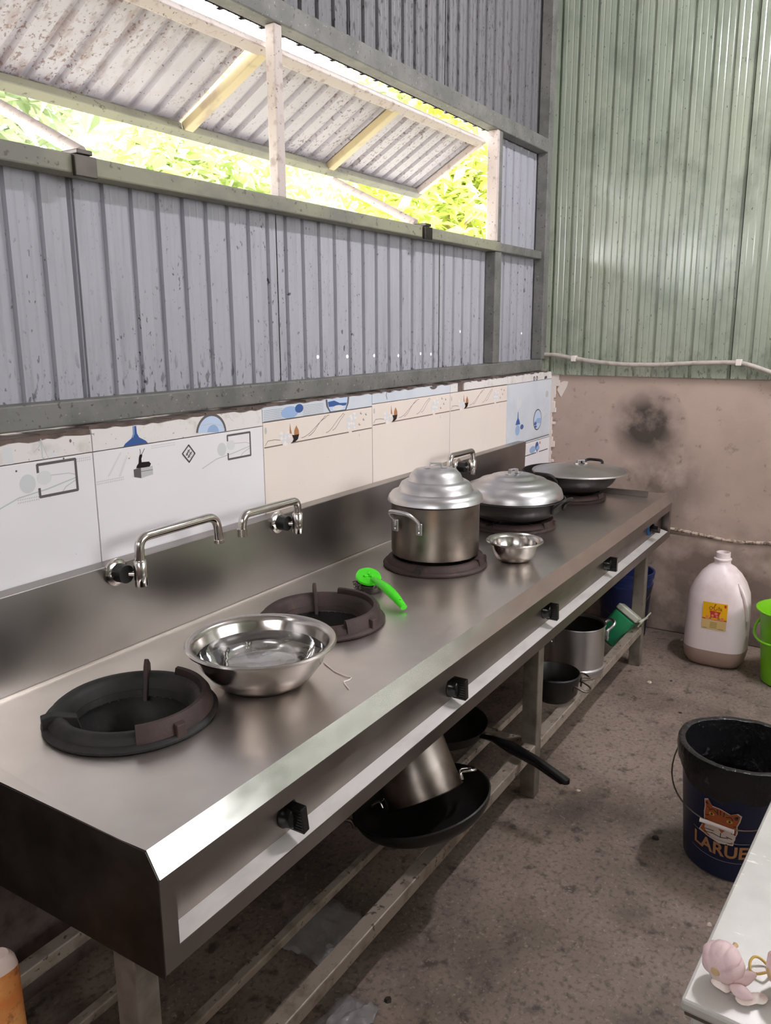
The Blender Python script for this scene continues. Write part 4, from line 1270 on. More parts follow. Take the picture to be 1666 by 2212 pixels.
# aluminium pot
ap = at(1243, 1447, 2, RT)
t = thing('aluminium_pot', 'open aluminium pot with a raised foot ring on the lower rail', 'pot', (ap.x, max(ap.y, -0.575), RT+0.001))
MB().lathe([(0.0, 0.0), (0.098, 0.0), (0.104, 0.003), (0.105, 0.022), (0.109, 0.026), (0.109, 0.033), (0.104, 0.038), (0.1035, 0.19), (0.107, 0.193), (0.106, 0.197), (0.1, 0.194), (0.0995, 0.04), (0.0, 0.03)], 64).build('pot_body', 'alu', t, smooth=True)
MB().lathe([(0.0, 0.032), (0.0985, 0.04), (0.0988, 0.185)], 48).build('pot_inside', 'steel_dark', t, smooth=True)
loop_handle(t, math.atan2(view_rt.y, view_rt.x)+0.15, 0.104, 0.165, 0.06, 0.04, 0.028, 'alu', 0.006)
loop_handle(t, math.atan2(-view_rt.y, -view_rt.x)+0.15, 0.104, 0.165, 0.06, 0.04, 0.028, 'alu', 0.006)
# green canister on its side
gc = at(1335, 1352, 1, -0.575)
Rg = Matrix.Rotation(R(38), 3, view_fw)
t = thing('green_canister', 'tilted green plastic canister with a cloudy lid and clip at the rail end', 'canister', gc, Rg)
mb = MB().lathe([(0.0, -0.085), (0.06, -0.085), (0.068, -0.078), (0.072, 0.06), (0.0, 0.06)], 4, R(45))
mb.build('canister_body', 'green_can', t, bevel=0.012, seg=3)
mb = MB().lathe([(0.0, 0.06), (0.072, 0.06), (0.076, 0.066), (0.076, 0.084), (0.07, 0.09), (0.0, 0.09)], 4, R(45))
mb.build('canister_lid', 'clear_can', t, bevel=0.008, seg=3)
MB().bar((-0.01, -0.06, 0.075), (0.085, -0.06, 0.105), 0.010, 0.007).bar((0.03, -0.062, 0.05), (0.05, -0.062, 0.135), 0.010, 0.006, (0, 1, 0)).build('lid_clip', 'clear_can', t, bevel=0.002)
# round tray leaning beside it
rc = at(1290, 1300, 1, -0.42)
t = thing('round_tray', 'worn round grey tray leaning behind the aluminium pot', 'tray', (rc.x, -0.40, 0.345), Matrix.Rotation(R(-25), 3, view_rt) @ Matrix.Rotation(R(-24), 3, view_fw))
MB().lathe([(0.0, 0.0), (0.115, 0.0), (0.125, 0.008), (0.128, 0.014), (0.124, 0.014), (0.113, 0.004), (0.0, 0.004)], 40).build('tray_dish', 'leg', t, smooth=True)


# ------------------------------------------------------------------ pails and jug
def pail(t, rt_, rb, h, m, th=0.004, ribs=True, n=64):
    prof = [(0.0, 0.0), (rb-0.006, 0.0), (rb, 0.006), (rb+(rt_-rb)*0.78, h*0.78)]
    if ribs:
        z0 = h*0.80
        k0 = rb+(rt_-rb)*0.8
        prof += [(k0+0.006, z0), (k0+0.006, z0+0.006), (k0+0.001, z0+0.008), (k0+0.002, h*0.9), (k0+0.008, h*0.9+0.002), (k0+0.008, h*0.9+0.008), (k0+0.003, h*0.9+0.010)]
    prof += [(rt_+0.002, h-0.012), (rt_+0.006, h-0.010), (rt_+0.006, h), (rt_, h+0.001), (rt_-th, h-0.002), (rb-th, 0.008), (0.0, 0.008)]
    return MB().lathe(prof, n).build('pail_body', m, t, smooth=True)


# navy trash pail with bag
LC = (1.59, -1.255)
LH, LRT, LRB = 0.345, 0.158, 0.133
t = thing('trash_pail', 'navy pail printed with an orange big-cat head, lined with a black bag', 'pail', (LC[0], LC[1], 0.0))
pail(t, LRT, LRB, LH, 'blue_pail', ribs=True)
rb_ = random.Random(11)
ph = [rb_.uniform(0, 6.28) for _ in range(8)]


def bagw(r, z, a, i):
    w = 0.0
    for k, p in enumerate(ph):
        w += math.sin(a*(3+2*k)+p)/(1.5+k)
    if i in (2, 3, 4, 5):
        return r+0.0012*w, z+0.0016*w
    if i in (0, 1):
        return r+0.002*w, z+0.014*w-(0.035*max(0, math.cos(a-R(200))) if i == 0 else 0.02*max(0, math.cos(a-R(200))))
    return r-abs(0.005*w), z


MB().lathe([(LRT+0.008, LH-0.056), (LRT+0.010, LH-0.04), (LRT+0.013, LH-0.014), (LRT+0.011, LH+0.005), (LRT+0.002, LH+0.008), (LRT-0.008, LH+0.004), (LRT-0.014, LH-0.05), (LRB-0.012, 0.06), (LRB-0.03, 0.035), (0.0, 0.03)], 96, wob=bagw).build('bag_liner', 'bag', t, smooth=True)
# ears and bail with white grip, hanging against the side that faces the camera
fa = R(172)
fxv, fyv = Vector((math.cos(fa), math.sin(fa), 0)), Vector((-math.sin(fa), math.cos(fa), 0))
for s in (-1, 1):
    p = fyv*(LRT+0.006)*s+Vector((0, 0, LH-0.055))
    MB().bar(p-fyv*0.004*s-Vector((0, 0, 0.022)), p-fyv*0.004*s+Vector((0, 0, 0.03)), 0.024, 0.022, fyv).build('bail_ear', 'black_plastic', t, bevel=0.004)
gz = at(1556, 1785, 0, LC[0]-0.17).z
pts = []
for i in range(25):
    a_ = PI*i/24
    y_ = (LRT+0.016)*math.cos(a_)
    z_ = (LH-0.055)+(gz-(LH-0.055))*math.sin(a_)**0.8
    x_ = 0.172*math.sin(a_)**0.75
    pts.append(fyv*y_+fxv*x_+Vector((0, 0, z_)))
MB().tube(pts, 0.0022, 8).build('bail_wire', 'wire', t, smooth=True)
gi = [p for p in pts if abs(p.dot(fyv)) < 0.047]
c0 = Vector((0, 0, gz))+fxv*0.1735
MB().tube([c0-fyv*0.044, c0-fyv*0.041, c0+fyv*0.041, c0+fyv*0.044], [0.0065, 0.0055, 0.0055, 0.0065], 12).build('bail_grip', 'white_plastic', t, smooth=True)


# print on the pail
def wrap(u, v, e=0.0008):
    r = LRB+(LRT-LRB)*(v/LH)+e
    a_ = fa-u/0.146     # +u runs to the right seen from outside
    a_ = fa+u/0.146
    return (r*math.cos(a_), r*math.sin(a_), v)


class PailPrint:
    def __init__(s):
        s.d, s.k = {}, 0

    def mb(s, c):
        if c not in s.d:
            s.d[c] = MB()
        s.k += 1
        return s.d[c], 0.0008+0.00004*s.k

    def poly(s, pts, c):
        mb, e = s.mb(c)
        n = len(pts)
        cx = sum(p[0] for p in pts)/n
        cy = sum(p[1] for p in pts)/n
        # fan with an inner ring so that the print follows the curve
        vs = [wrap(cx, cy, e)]+[wrap((p[0]+cx)/2, (p[1]+cy)/2, e) for p in pts]+[wrap(p[0], p[1], e) for p in pts]
        fs = []
        for i in range(n):
            j = (i+1) % n
            fs.append((0, 1+i, 1+j))
            fs.append((1+i, 1+n+i, 1+n+j, 1+j))
        mb.add(vs, fs)

    def stroke(s, pts, w, c):
        mb, e = s.mb(c)
        pts = [Vector(p) for p in pts]
        for a, b in zip(pts, pts[1:]):
            d = (b-a)
            n = Vector((-d.y, d.x)).normalized()*w*0.5
            mb.add([wrap(p.x, p.y, e) for p in (a+n, a-n, b-n, b+n)], [(0, 1, 2, 3)])

    def ell(s, cx, cy, rx, ry, c, n=18):
        s.poly([(cx+rx*math.cos(2*PI*i/n), cy+ry*math.sin(2*PI*i/n)) for i in range(n)], c)


ez = gz     # grip height = eye level of the emblem
P_ = PailPrint()
hx = 0.0
head = [(-0.058, -0.052), (-0.05, -0.035), (-0.042, -0.02), (-0.044, 0.008), (-0.042, 0.026), (-0.044, 0.046), (-0.034, 0.052), (-0.022, 0.036), (0.0, 0.036), (0.024, 0.028), (0.04, 0.036), (0.05, 0.03), (0.047, 0.012), (0.042, -0.002), (0.044, -0.022), (0.038, -0.04), (0.036, -0.062), (0.0, -0.066), (-0.034, -0.058)]
P_.poly([(x*1.05, ez+z*1.05) for x, z in head], 't_cream')
P_.k += 14
P_.poly([(x*0.98, ez+z*0.98) for x, z in head], 't_orange')
P_.k += 14
P_.ell(-0.016, ez-0.036, 0.026, 0.02, 't_cream')
P_.ell(0.022, ez-0.04, 0.02, 0.018, 't_cream')
P_.ell(0.002, ez-0.05, 0.03, 0.014, 't_cream')
P_.k += 5
P_.poly([(-0.008, ez-0.018), (0.016, ez-0.022), (0.006, ez-0.034)], 't_orange')
P_.k += 5
for q in (((-0.03, 0.022), (-0.02, 0.030), (-0.008, 0.022)), ((0.014, 0.018), (0.026, 0.022), (0.032, 0.014)), ((-0.040, 0.002), (-0.030, 0.006)), ((0.034, -0.004), (0.042, -0.002)), ((-0.042, -0.01), (-0.032, -0.008)), ((0.032, -0.014), (0.041, -0.012)), ((-0.02, -0.044), (0.004, -0.048), (0.024, -0.044)), ((-0.04, -0.04), (-0.014, -0.036)), ((-0.042, -0.05), (-0.014, -0.044)), ((0.018, -0.04), (0.034, -0.044)), ((0.004, -0.034), (0.004, -0.048)), ((-0.008, 0.034), (-0.006, 0.018)), ((0.0, 0.034), (0.001, 0.02)), ((0.010, 0.032), (0.008, 0.018)), ((-0.036, 0.032), (-0.028, 0.028)), ((0.034, 0.022), (0.040, 0.018)), ((-0.048, -0.03), (-0.036, -0.024)), ((0.030, -0.026), (0.042, -0.028))):
    P_.stroke([(x, ez+z) for x, z in q], 0.0022, 't_dark')
for x, z in ((-0.022, 0.014), (0.024, 0.008)):
    P_.ell(x, ez+z, 0.008, 0.0045, 't_yellow', 12)
    P_.ell(x, ez+z, 0.003, 0.0035, 't_dark', 10)
P_.poly([(-0.042, ez+0.040), (-0.036, ez+0.046), (-0.030, ez+0.036)], 't_dark')
P_.poly([(0.034, ez+0.026), (0.044, ez+0.030), (0.043, ez+0.018)], 't_dark')
zl0 = ez-0.058
P_.stroke([(-0.078+0.0156*i, zl0+0.008*((i-5)/5.0)**2) for i in range(11)], 0.0016, 't_line')
P_.stroke([(-0.085+0.017*i, zl0-0.062+0.010*((i-5)/5.0)**2) for i in range(11)], 0.0014, 't_line')
for c, mb in P_.d.items():
    tag(mb.build('printed_emblem', c, t), kind='stuff')


def text_mesh(txt, size, bold=0.0, spacing=1.0):
    cu = bpy.data.curves.new('lettering', 'FONT')
    cu.body = txt
    cu.size = size
    cu.offset = bold
    cu.space_character = spacing
    cu.align_x = 'CENTER'
    cu.resolution_u = 3
    ob = bpy.data.objects.new('lettering', cu)
    COL.objects.link(ob)
    bpy.context.view_layer.update()
    dg = bpy.context.evaluated_depsgraph_get()
    me = bpy.data.meshes.new_from_object(ob.evaluated_get(dg))
    bpy.data.objects.remove(ob)
    bm = bmesh.new()
    bm.from_mesh(me)
    bmesh.ops.triangulate(bm, faces=bm.faces)
    vs = [tuple(v.co) for v in bm.verts]
    fs = [tuple(v.index for v in f.verts) for f in bm.faces]
    bm.free()
    return vs, fs


vs_, fs_ = text_mesh('LARUE', 0.052, 0.0014, 1.02)
mb = MB()
mb.add([wrap(x, zl0-0.048+y*1.0+0.006*(x/0.07)**2, 0.0012) for x, y, z in vs_], fs_)
mb.build('lettering', 't_gold', t)

# white jug with label
JC = (3.06, -0.93)
t = thing('plastic_jug', 'large milky plastic jug with a yellow label standing by the cement wall', 'jug', (JC[0], JC[1], 0.0))
JS = 0.955


def sup(ax, ay, z, n=48, e=3.2):
    out = []
    for i in range(n):
        a_ = 2*PI*i/n
        c, s = math.cos(a_), math.sin(a_)
        out.append((ax*math.copysign(abs(c)**(2/e), c), ay*math.copysign(abs(s)**(2/e), s), z))
    return out


def loft(rows, cap0=True, cap1=True):
    mb = MB()
    n = len(rows[0])
    vs = [p for r in rows for p in r]
    fs = []
    for k in range(len(rows)-1):
        for i in range(n):
            j = (i+1) % n
            fs.append((k*n+i, k*n+j, (k+1)*n+j, (k+1)*n+i))
    if cap0:
        fs.append(tuple(range(n-1, -1, -1)))
    if cap1:
        fs.append(tuple(range((len(rows)-1)*n, len(rows)*n)))
    mb.add(vs, fs)
    return mb


rows = []
for z, ay, ax, e in ((0.085, 0.1385, 0.118, 3.2), (0.18, 0.138, 0.118, 3.2), (0.28, 0.136, 0.116, 3.1), (0.34, 0.130, 0.110, 3.0), (0.39, 0.112, 0.096, 2.8), (0.43, 0.088, 0.078, 2.5), (0.46, 0.06, 0.056, 2.2), (0.472, 0.041, 0.041, 2.0), (0.478, 0.036, 0.036, 2.0), (0.492, 0.036, 0.036, 2.0), (0.494, 0.039, 0.039, 2.0), (0.500, 0.039, 0.039, 2.0), (0.503, 0.033, 0.033, 2), (0.528, 0.032, 0.032, 2), (0.529, 0.027, 0.027, 2), (0.48, 0.026, 0.026, 2)):
    rows.append(sup(ax, ay*JS, z*0.965, 48, e))
loft(rows, False, True).build('jug_body', 'jug', t, smooth=True)
rows = []
for z, ay, ax in ((0.0, 0.10, 0.085), (0.006, 0.115, 0.098), (0.03, 0.131, 0.112), (0.06, 0.1375, 0.1175), (0.085, 0.1385, 0.118)):
    rows.append(sup(ax, ay*JS, z*0.965, 48, 3.2))
tag(loft(rows, True, False).build('sediment', 'jug_liquid', t, smooth=True), 'brown liquid showing through the bottom of the jug')
# moulded grip ridge on the right shoulder
MB().tube(fillet([(-0.06, -0.082, 0.392), (-0.075, -0.110, 0.348), (-0.07, -0.128, 0.28), (-0.06, -0.130, 0.23)], 0.05), [0.006]+[0.009]*15+[0.005], 8).build('grip_ridge', 'jug', t, smooth=True)
# label on the front face (x = -0.118)
lx = JC[0]-0.1195
lp = [at(a, b, 0, lx) for a, b in ((1519, 1299), (1572, 1306), (1569, 1365), (1516, 1356))]
y0, y1 = (lp[0].y+lp[3].y)/2-JC[1], (lp[1].y+lp[2].y)/2-JC[1]
z1, z0 = (lp[0].z+lp[1].z)/2, (lp[2].z+lp[3].z)/2
LW_, LH_ = abs(y1-y0), z1-z0
lab = MB()
XL = -0.1190


def LP(u, v, e):
    y = y0+(y1-y0)*u
    # follow the gently bowed face
    b = 0.118*(1-abs(y/0.132)**3.2)**(1/3.2)-0.118
    return (XL-b-e, y, z0+LH_*v)


def lpoly(mb, pts, e):
    mb.add([LP(u, v, e) for u, v in pts], [tuple(range(len(pts)))])


def lgrid(mb, v0, v1, e):
    for k in range(6):
        lpoly(mb, [(k/6, v0), ((k+1)/6, v0), ((k+1)/6, v1), (k/6, v1)], e)


lgrid(lab, 0.0, 0.36, 0.0)
lb = lab.build('label', 'lab_cream', t)
mb = MB()
lgrid(mb, 0.36, 1.0, 0.0)
mb.build('label_print', 'lab_yellow', lb)
mb = MB()
lpoly(mb, [(0, 0.37), (0.14, 0.36), (0.14, 0.40), (0, 0.41)], 0.0006)
lpoly(mb, [(0.88, 0.36), (1, 0.36), (1, 0.40), (0.88, 0.40)], 0.0006)
lpoly(mb, [(0.30, 0.62), (0.72, 0.60), (0.74, 0.68), (0.30, 0.70)], 0.0006)
lpoly(mb, [(0.34, 0.45), (0.68, 0.44), (0.70, 0.60), (0.32, 0.62)], 0.0006)
lpoly(mb, [(0.88, 0.86), (0.95, 0.86), (0.95, 0.96), (0.86, 0.96)], 0.0006)
tag(mb.build('label_print', 'lab_red', lb), kind='stuff')
mb = MB()
for cx, cy, r in ((0.42, 0.52, 0.06), (0.56, 0.6, 0.07), (0.6, 0.5, 0.05), (0.2, 0.46, 0.06), (0.82, 0.45, 0.06)):
    lpoly(mb, [(cx+r*math.cos(k*PI/6), cy+r*0.8*math.sin(k*PI/6)) for k in range(12)], 0.0009)
lpoly(mb, [(0.16, 0.36), (0.86, 0.34), (0.86, 0.39), (0.16, 0.41)], 0.0007)
tag(mb.build('label_print', 'lab_pink', lb), kind='stuff')
mb = MB()
for cx, cy, r in ((0.34, 0.42, 0.045), (0.68, 0.43, 0.05)):
    lpoly(mb, [(cx+r*math.cos(k*PI/6), cy+r*0.8*math.sin(k*PI/6)) for k in range(12)], 0.0012)
for k in range(4):
    lpoly(mb, [(0.34, 0.07+k*0.06), (0.62, 0.065+k*0.06), (0.62, 0.09+k*0.06), (0.34, 0.095+k*0.06)], 0.0006)
lpoly(mb, [(0.05, 0.03), (0.22, 0.03), (0.22, 0.05), (0.05, 0.05)], 0.0006)
lpoly(mb, [(0.68, 0.03), (0.9, 0.03), (0.9, 0.055), (0.68, 0.055)], 0.0006)
tag(mb.build('label_print', 'lab_olive', lb), kind='stuff')
# brand script written as strokes
mb = MB()


def lstroke(pts, w, e=0.001):
    pts = [Vector(p) for p in pts]
    for a, b in zip(pts, pts[1:]):
        d = b-a
        n = Vector((-d.y, d.x)).normalized()*w*0.5
        lpoly(mb, [tuple(a+n), tuple(a-n), tuple(b-n), tuple(b+n)], e)


def lell(cx, cy, rx, ry, a0, a1, n=14):
    return [(cx+rx*math.cos(R(a0)+R(a1-a0)*i/n), cy+ry*math.sin(R(a0)+R(a1-a0)*i/n)) for i in range(n+1)]


lstroke(lell(0.335, 0.79, 0.06, 0.055, 0, 360), 0.022)                       # o loop
lstroke([(0.395, 0.80), (0.46, 0.85), (0.52, 0.92), (0.525, 0.95), (0.505, 0.955), (0.485, 0.92), (0.475, 0.84), (0.458, 0.765), (0.465, 0.735), (0.51, 0.73), (0.55, 0.75)], 0.022)  # l
lstroke([(0.58, 0.81), (0.57, 0.75), (0.60, 0.74)], 0.02)                     # i
lstroke([(0.585, 0.85), (0.59, 0.865)], 0.02)
lstroke([(0.67, 0.88), (0.645, 0.76), (0.67, 0.74)], 0.02)                    # t
lstroke([(0.62, 0.83), (0.70, 0.84)], 0.018)
lstroke(lell(0.735, 0.775, 0.03, 0.038, 20, 380)+[(0.77, 0.82), (0.765, 0.75), (0.79, 0.74)], 0.02)  # a
mb.build('label_lettering', 'lab_brown', lb)

# lime pail at the right edge
gp_ = at(1645, 1478, 2, 0.0)
GC = (gp_.x+math.sin(YAW)*0.118+0.02, gp_.y-math.cos(YAW)*0.118)
t = thing('lime_pail', 'lime green plastic pail with a folded-down handle at the right edge', 'pail', (GC[0], GC[1], 0.0))
MB().lathe([(0.0, 0.0), (0.108, 0.0), (0.115, 0.006), (0.138, 0.27), (0.140, 0.29), (0.150, 0.31), (0.158, 0.318), (0.159, 0.324), (0.152, 0.325), (0.136, 0.29), (0.112, 0.01), (0.0, 0.01)], 64).build('pail_body', 'lime', t, smooth=True)
pts = []
for i in range(21):
    a_ = PI*i/20
    pts.append((-0.155*math.sin(a_), 0.158*math.cos(a_), 0.27-0.075*math.sin(a_)))
mb = MB().tube(pts, 0.006, 8)
mb.v = [Vector((p.x, p.y, p.z)) for p in mb.v]
mb.xform(Matrix.Rotation(R(-45), 4, 'Z')).build('pail_handle', 'lime', t, smooth=True)
for s in (-1, 1):
    p = Vector((0, 0.150*s, 0.268))
    MB().bar(p-Vector((0, 0, 0.018)), p+Vector((0, 0, 0.018)), 0.03, 0.018, (0, 1, 0)).xform(Matrix.Rotation(R(-45), 4, 'Z')).build('handle_boss', 'lime', t, bevel=0.004)

# blue pail in the corner behind the far leg
bb = at(1372, 1395, 2, 0.0)
t = thing('blue_pail', 'blue plastic pail in the corner behind the far stove leg', 'pail', (3.185, -0.475, 0.0))
pail(t, 0.128, 0.105, 0.33, 'blue_pail2')
pts = []
for i in range(17):
    a_ = PI*i/16
    pts.append((-0.06*math.sin(a_), 0.137*math.cos(a_), 0.28-0.15*math.sin(a_)))
bw = MB().tube([(-0.136-0.0*abs(p[1]), p[1], p[2]) if False else (-math.sqrt(max(0.0, 0.141**2-p[1]**2)), p[1], p[2]) for p in pts], 0.0022, 6)
bw.build('bail_wire', 'wire', t, smooth=True)
q = [(-0.143, 0.03, 0.131), (-0.143, -0.03, 0.131)]
gq = at(1418, 1313, 0, 3.03)
MB().tube([(-0.146, -0.095-0.03, 0.165), (-0.146, -0.06-0.03, 0.15)], 0.007, 8).build('bail_grip', 'white_plastic', t, smooth=True)

# ------------------------------------------------------------------ prep table in the foreground right
TA = at(1470, 2158, 2, 0.75)
TB = at(1668, 1722, 2, 0.75)
ux = (TB-TA)
ux.z = 0
ux.normalize()
uy = Vector((ux.y, -ux.x, 0))
ta = math.atan2(ux.y, ux.x)
t = thing('prep_table', 'pale worn metal-topped table at the lower right corner', 'table', (TA.x, TA.y, 0.0), (0, 0, ta))
MB().box(0, 1.25, -0.75, 0, 0.735, 0.75).build('table_top', 'table', t, bevel=0.004)
MB().box(0.004, 1.246, -0.746, -0.004, 0.728, 0.736).build('top_edge', 'steel_dull', t, bevel=0.002)
for x_ in (0.012, 1.20):
    for y_ in (-0.05, -0.74):
        MB().box(x_, x_+0.035, y_, y_+0.04, 0, 0.728).build('leg', 'table', t, bevel=0.003)
MB().box(0.02, 1.22, -0.03, -0.016, 0.69, 0.728).build('apron', 'table', t)


def garlic(loc, r, rot, label, parent=None):
    g = thing('garlic_bulb', label, 'garlic', loc, rot, 'garlic on the prep table')

    def wob(rr, z, a, i):
        k = 0.92+0.12*abs(math.sin(a*3.5))**0.6
        return rr*k, z
    MB().lathe([(0.0, 0.0), (0.35*r, -0.02*r), (0.8*r, 0.25*r), (1.0*r, 0.7*r), (0.92*r, 1.1*r), (0.62*r, 1.45*r), (0.3*r, 1.66*r), (0.18*r, 1.85*r), (0.0, 1.88*r)], 56, wob=wob).build('bulb', 'garlic', g, smooth=True)
    MB().lathe([(0.0, 1.8*r), (0.17*r, 1.8*r), (0.12*r, 2.0*r), (0.14*r, 2.12*r), (0.0, 2.14*r)], 14).build('stem', 'garlic_root', g, smooth=True)
    MB().lathe([(0.0, -0.09*r), (0.2*r, -0.07*r), (0.25*r, 0.03*r), (0.0, 0.05*r)], 20).build('root_plate', 'garlic_root', g, smooth=True)
    return g


g1 = at(1562, 2072, 2, 0.775)
garlic((g1.x-0.022, g1.y+0.004, 0.7735), 0.0235, Vector((0.9, -0.25, 0.12)).to_track_quat('Z', 'Y').to_euler(), 'whole pink-skinned garlic bulb nearest the table corner')
g2 = at(1656, 2098, 2, 0.772)
garlic((g2.x-0.008, g2.y-0.004, 0.7775), 0.026, Vector((0.5, -0.85, 0.1)).to_track_quat('Z', 'Y').to_euler(), 'pale garlic bulb cut off by the right edge of the picture')


def clove(loc, r, rot, label):
    mb = MB()
    rows = []
    for k in range(9):
        u = k/8
        w = r*math.sin(PI*(0.06+0.88*u))**0.8*(1-0.35*u)
        rows.append([(w*math.cos(2*PI*i/16)*(0.75 if math.cos(2*PI*i/16) < 0 else 1), w*0.85*math.sin(2*PI*i/16), u*r*2.5-r*1.25) for i in range(16)])
    o = loft(rows).build('garlic_clove', 'garlic', None, smooth=True)
    o.location = loc
    o.rotation_euler = rot
    return tag(o, label, 'garlic', 'garlic on the prep table')


c1 = at(1605, 2112, 2, 0.765)
clove((c1.x, c1.y, 0.7645), 0.0125, (R(75), R(20), R(30)), 'pink garlic clove lying between the two bulbs')
c2 = at(1602, 2150, 2, 0.757)
clove((c2.x, c2.y, 0.7605), 0.0105, (R(85), R(10), R(-20)), 'pale peeled-end garlic clove in front of the pink clove')


def paper(pts, label, seed):
    rr = random.Random(seed)
    P2 = [at(a, b, 2, 0.752) for a, b in pts]
    n = len(P2)
    c = sum(P2, Vector())/n
    mb = MB()
    vs = [(c.x, c.y, 0.7575)]+[((p.x+c.x)/2, (p.y+c.y)/2, 0.7535+rr.uniform(0, 0.006)) for p in P2]+[(p.x, p.y, 0.7508+rr.uniform(0, 0.005)) for p in P2]
    fs = []
    for i in range(n):
        j = (i+1) % n
        fs += [(0, 1+i, 1+j), (1+i, 1+n+i, 1+n+j, 1+j)]
    mb.add(vs, fs)
    o = mb.build('garlic_skin', 'skin_paper', None, smooth=True, solid=0.0006, sub=1)
    return tag(o, label, 'garlic skin', 'garlic skins on the prep table')


paper([(1583, 2160), (1592, 2146), (1612, 2150), (1640, 2140), (1658, 2150), (1663, 2165), (1650, 2175), (1634, 2172), (1626, 2178), (1600, 2174)], 'large crumpled piece of garlic skin in front of the cloves', 1)
paper([(1532, 2118), (1540, 2114), (1552, 2117), (1554, 2132), (1566, 2142), (1574, 2134), (1590, 2128), (1588, 2138), (1576, 2142), (1570, 2148), (1556, 2140), (1540, 2130)], 'thin curled strip of garlic skin in the shadow by the bulb', 2)
paper([(1533, 2045), (1540, 2038), (1560, 2039), (1572, 2046), (1565, 2050), (1548, 2046)], 'small tan flake of garlic skin behind the whole bulb', 4)
bc_ = at(1642, 2092, 2, 0.753)
pts = [Vector((bc_.x+0.013*math.cos(a_), bc_.y+0.011*math.sin(a_), 0.7525+0.003*(1+math.sin(a_*2)))) for a_ in [2*PI*i/28 for i in range(29)]]
tag(MB().tube(pts, 0.0016, 8, caps=False).build('rubber_band', 'band', None, smooth=True), 'tan rubber band lying beside the garlic', 'rubber band')

# ------------------------------------------------------------------ pipes on the far wall
cp = [at(1150+a*0.31, 700+b*0.31, 0, XG-0.022) for a, b in ((-10, 236), (40, 214), (150, 212), (290, 240), (450, 265), (640, 283), (870, 285), (1180, 270), (1440, 268), (1540, 292), (1666, 340))]
cp += [Vector((XG-0.022, -1.2, 1.25)), Vector((XG-0.022, -1.6, 1.22))]
t = thing('cable_conduit', 'pale plastic conduit sagging along the bottom of the green wall', 'pipe', tuple(cp[0]))
o_ = cp[0]
MB().tube([p-o_ for p in fillet(cp, 0.06, 4)], 0.0105, 10).build('conduit_pipe', 'conduit', t, smooth=True)
for k in (3, 8):
    p = cp[k]-o_
    MB().box(p.x-0.013, p.x+0.022, p.y-0.012, p.y+0.012, p.z-0.014, p.z+0.014).build('pipe_clip', 'white_plastic', t, bevel=0.003)
hp_ = [at(1150+a*0.31, 700+b*0.31, 0, X-0.016) for a, b in ((955, 1425), (1050, 1442), (1200, 1475), (1350, 1508), (1500, 1525), (1666, 1527))]
hp_ += [Vector((X-0.016, -1.5, 0.50)), Vector((X-0.016, -2.2, 0.50))]
tag(MB().tube(fillet(hp_, 0.05, 4), 0.0085, 8).build('wall_hose', 'hose', None, smooth=True), 'cement-crusted hose running along the cement wall behind the jug', 'hose')

# ------------------------------------------------------------------ near left: rusty post
p = at(6, 2070, 0, -0.10)
t = thing('rusty_post', 'orange rust-streaked post with a worn pale top at the left edge', 'post', (p.x, p.y+0.012, 0.0))
loft([sup(0.030, 0.030, 0.0, 24, 3), sup(0.027, 0.027, 0.3, 24, 3), sup(0.024, 0.024, p.z-0.02, 24, 3)]).build('post_shaft', 'rust_orange', t, smooth=True)
loft([sup(0.024, 0.024, p.z-0.02, 24, 3), sup(0.021, 0.021, p.z-0.006, 24, 3), sup(0.014, 0.014, p.z+0.002, 24, 2.4)]).build('post_cap', 'pale_cap', t, smooth=True)

# ------------------------------------------------------------------ scraps on the floor
rs = random.Random(5)


def scrap(px_, py_, r, m, label, cat='scrap'):
    p = at(px_, py_, 2, 0.0)
    mb = MB()
    n = 7
    top = [(p.x+r*rs.uniform(0.6, 1.1)*math.cos(2*PI*i/n), p.y+r*rs.uniform(0.6, 1.1)*math.sin(2*PI*i/n), 0.0) for i in range(n)]
    mb.add(top+[(p.x+(q[0]-p.x)*0.6, p.y+(q[1]-p.y)*0.6, r*rs.uniform(0.25, 0.55)) for q in top], [tuple(range(n)), tuple(range(n, 2*n))]+[(i, (i+1) % n, n+(i+1) % n, n+i) for i in range(n)])
    tag(mb.build('food_scrap', m, None, smooth=True), label, cat, 'scraps on the floor')


scrap(1404, 1474, 0.012, 'crumb', 'pale crumb on the floor left of the milky jug')
scrap(1450, 1471, 0.008, 'crumb_dark', 'dark crumb on the floor just below the milky jug')
scrap(1470, 1540, 0.009, 'crumb_dark', 'dark scrap on the floor above the trash pail')
scrap(1473, 1383, 0.010, 'crumb', 'white scrap beside the base of the jug')
scrap(1250, 1708, 0.008, 'crumb', 'pale crumb on the floor right of the pan handle')
scrap(1532, 1997, 0.009, 'crumb', 'pinkish scrap on the floor beside the table edge')
scrap(1416, 1811, 0.014, 'crumb_dark', 'thin dark sliver on the floor left of the trash pail')
scrap(838, 2160, 0.012, 'crumb_dark', 'dark scrap on the floor near the bottom of the picture')
# crumpled clear plastic film


def film(px_, py_, wx, wy, hh, label):
    fp = at(px_, py_, 2, 0.0)
    mb = MB()
    n = 12
    g = [[(fp.x-wx/2+wx*i/(n-1)+rs.uniform(-0.004, 0.004), fp.y-wy/2+wy*j/(n-1)+rs.uniform(-0.004, 0.004), 0.002+rs.uniform(0, hh)) for j in range(n)] for i in range(n)]
    mb.add([q for r in g for q in r], [(i*n+j, (i+1)*n+j, (i+1)*n+j+1, i*n+j+1) for i in range(n-1) for j in range(n-1)])
    tag(mb.build('plastic_film', 'film', None, smooth=True, solid=0.0005), label, 'plastic film', 'plastic film on the floor')


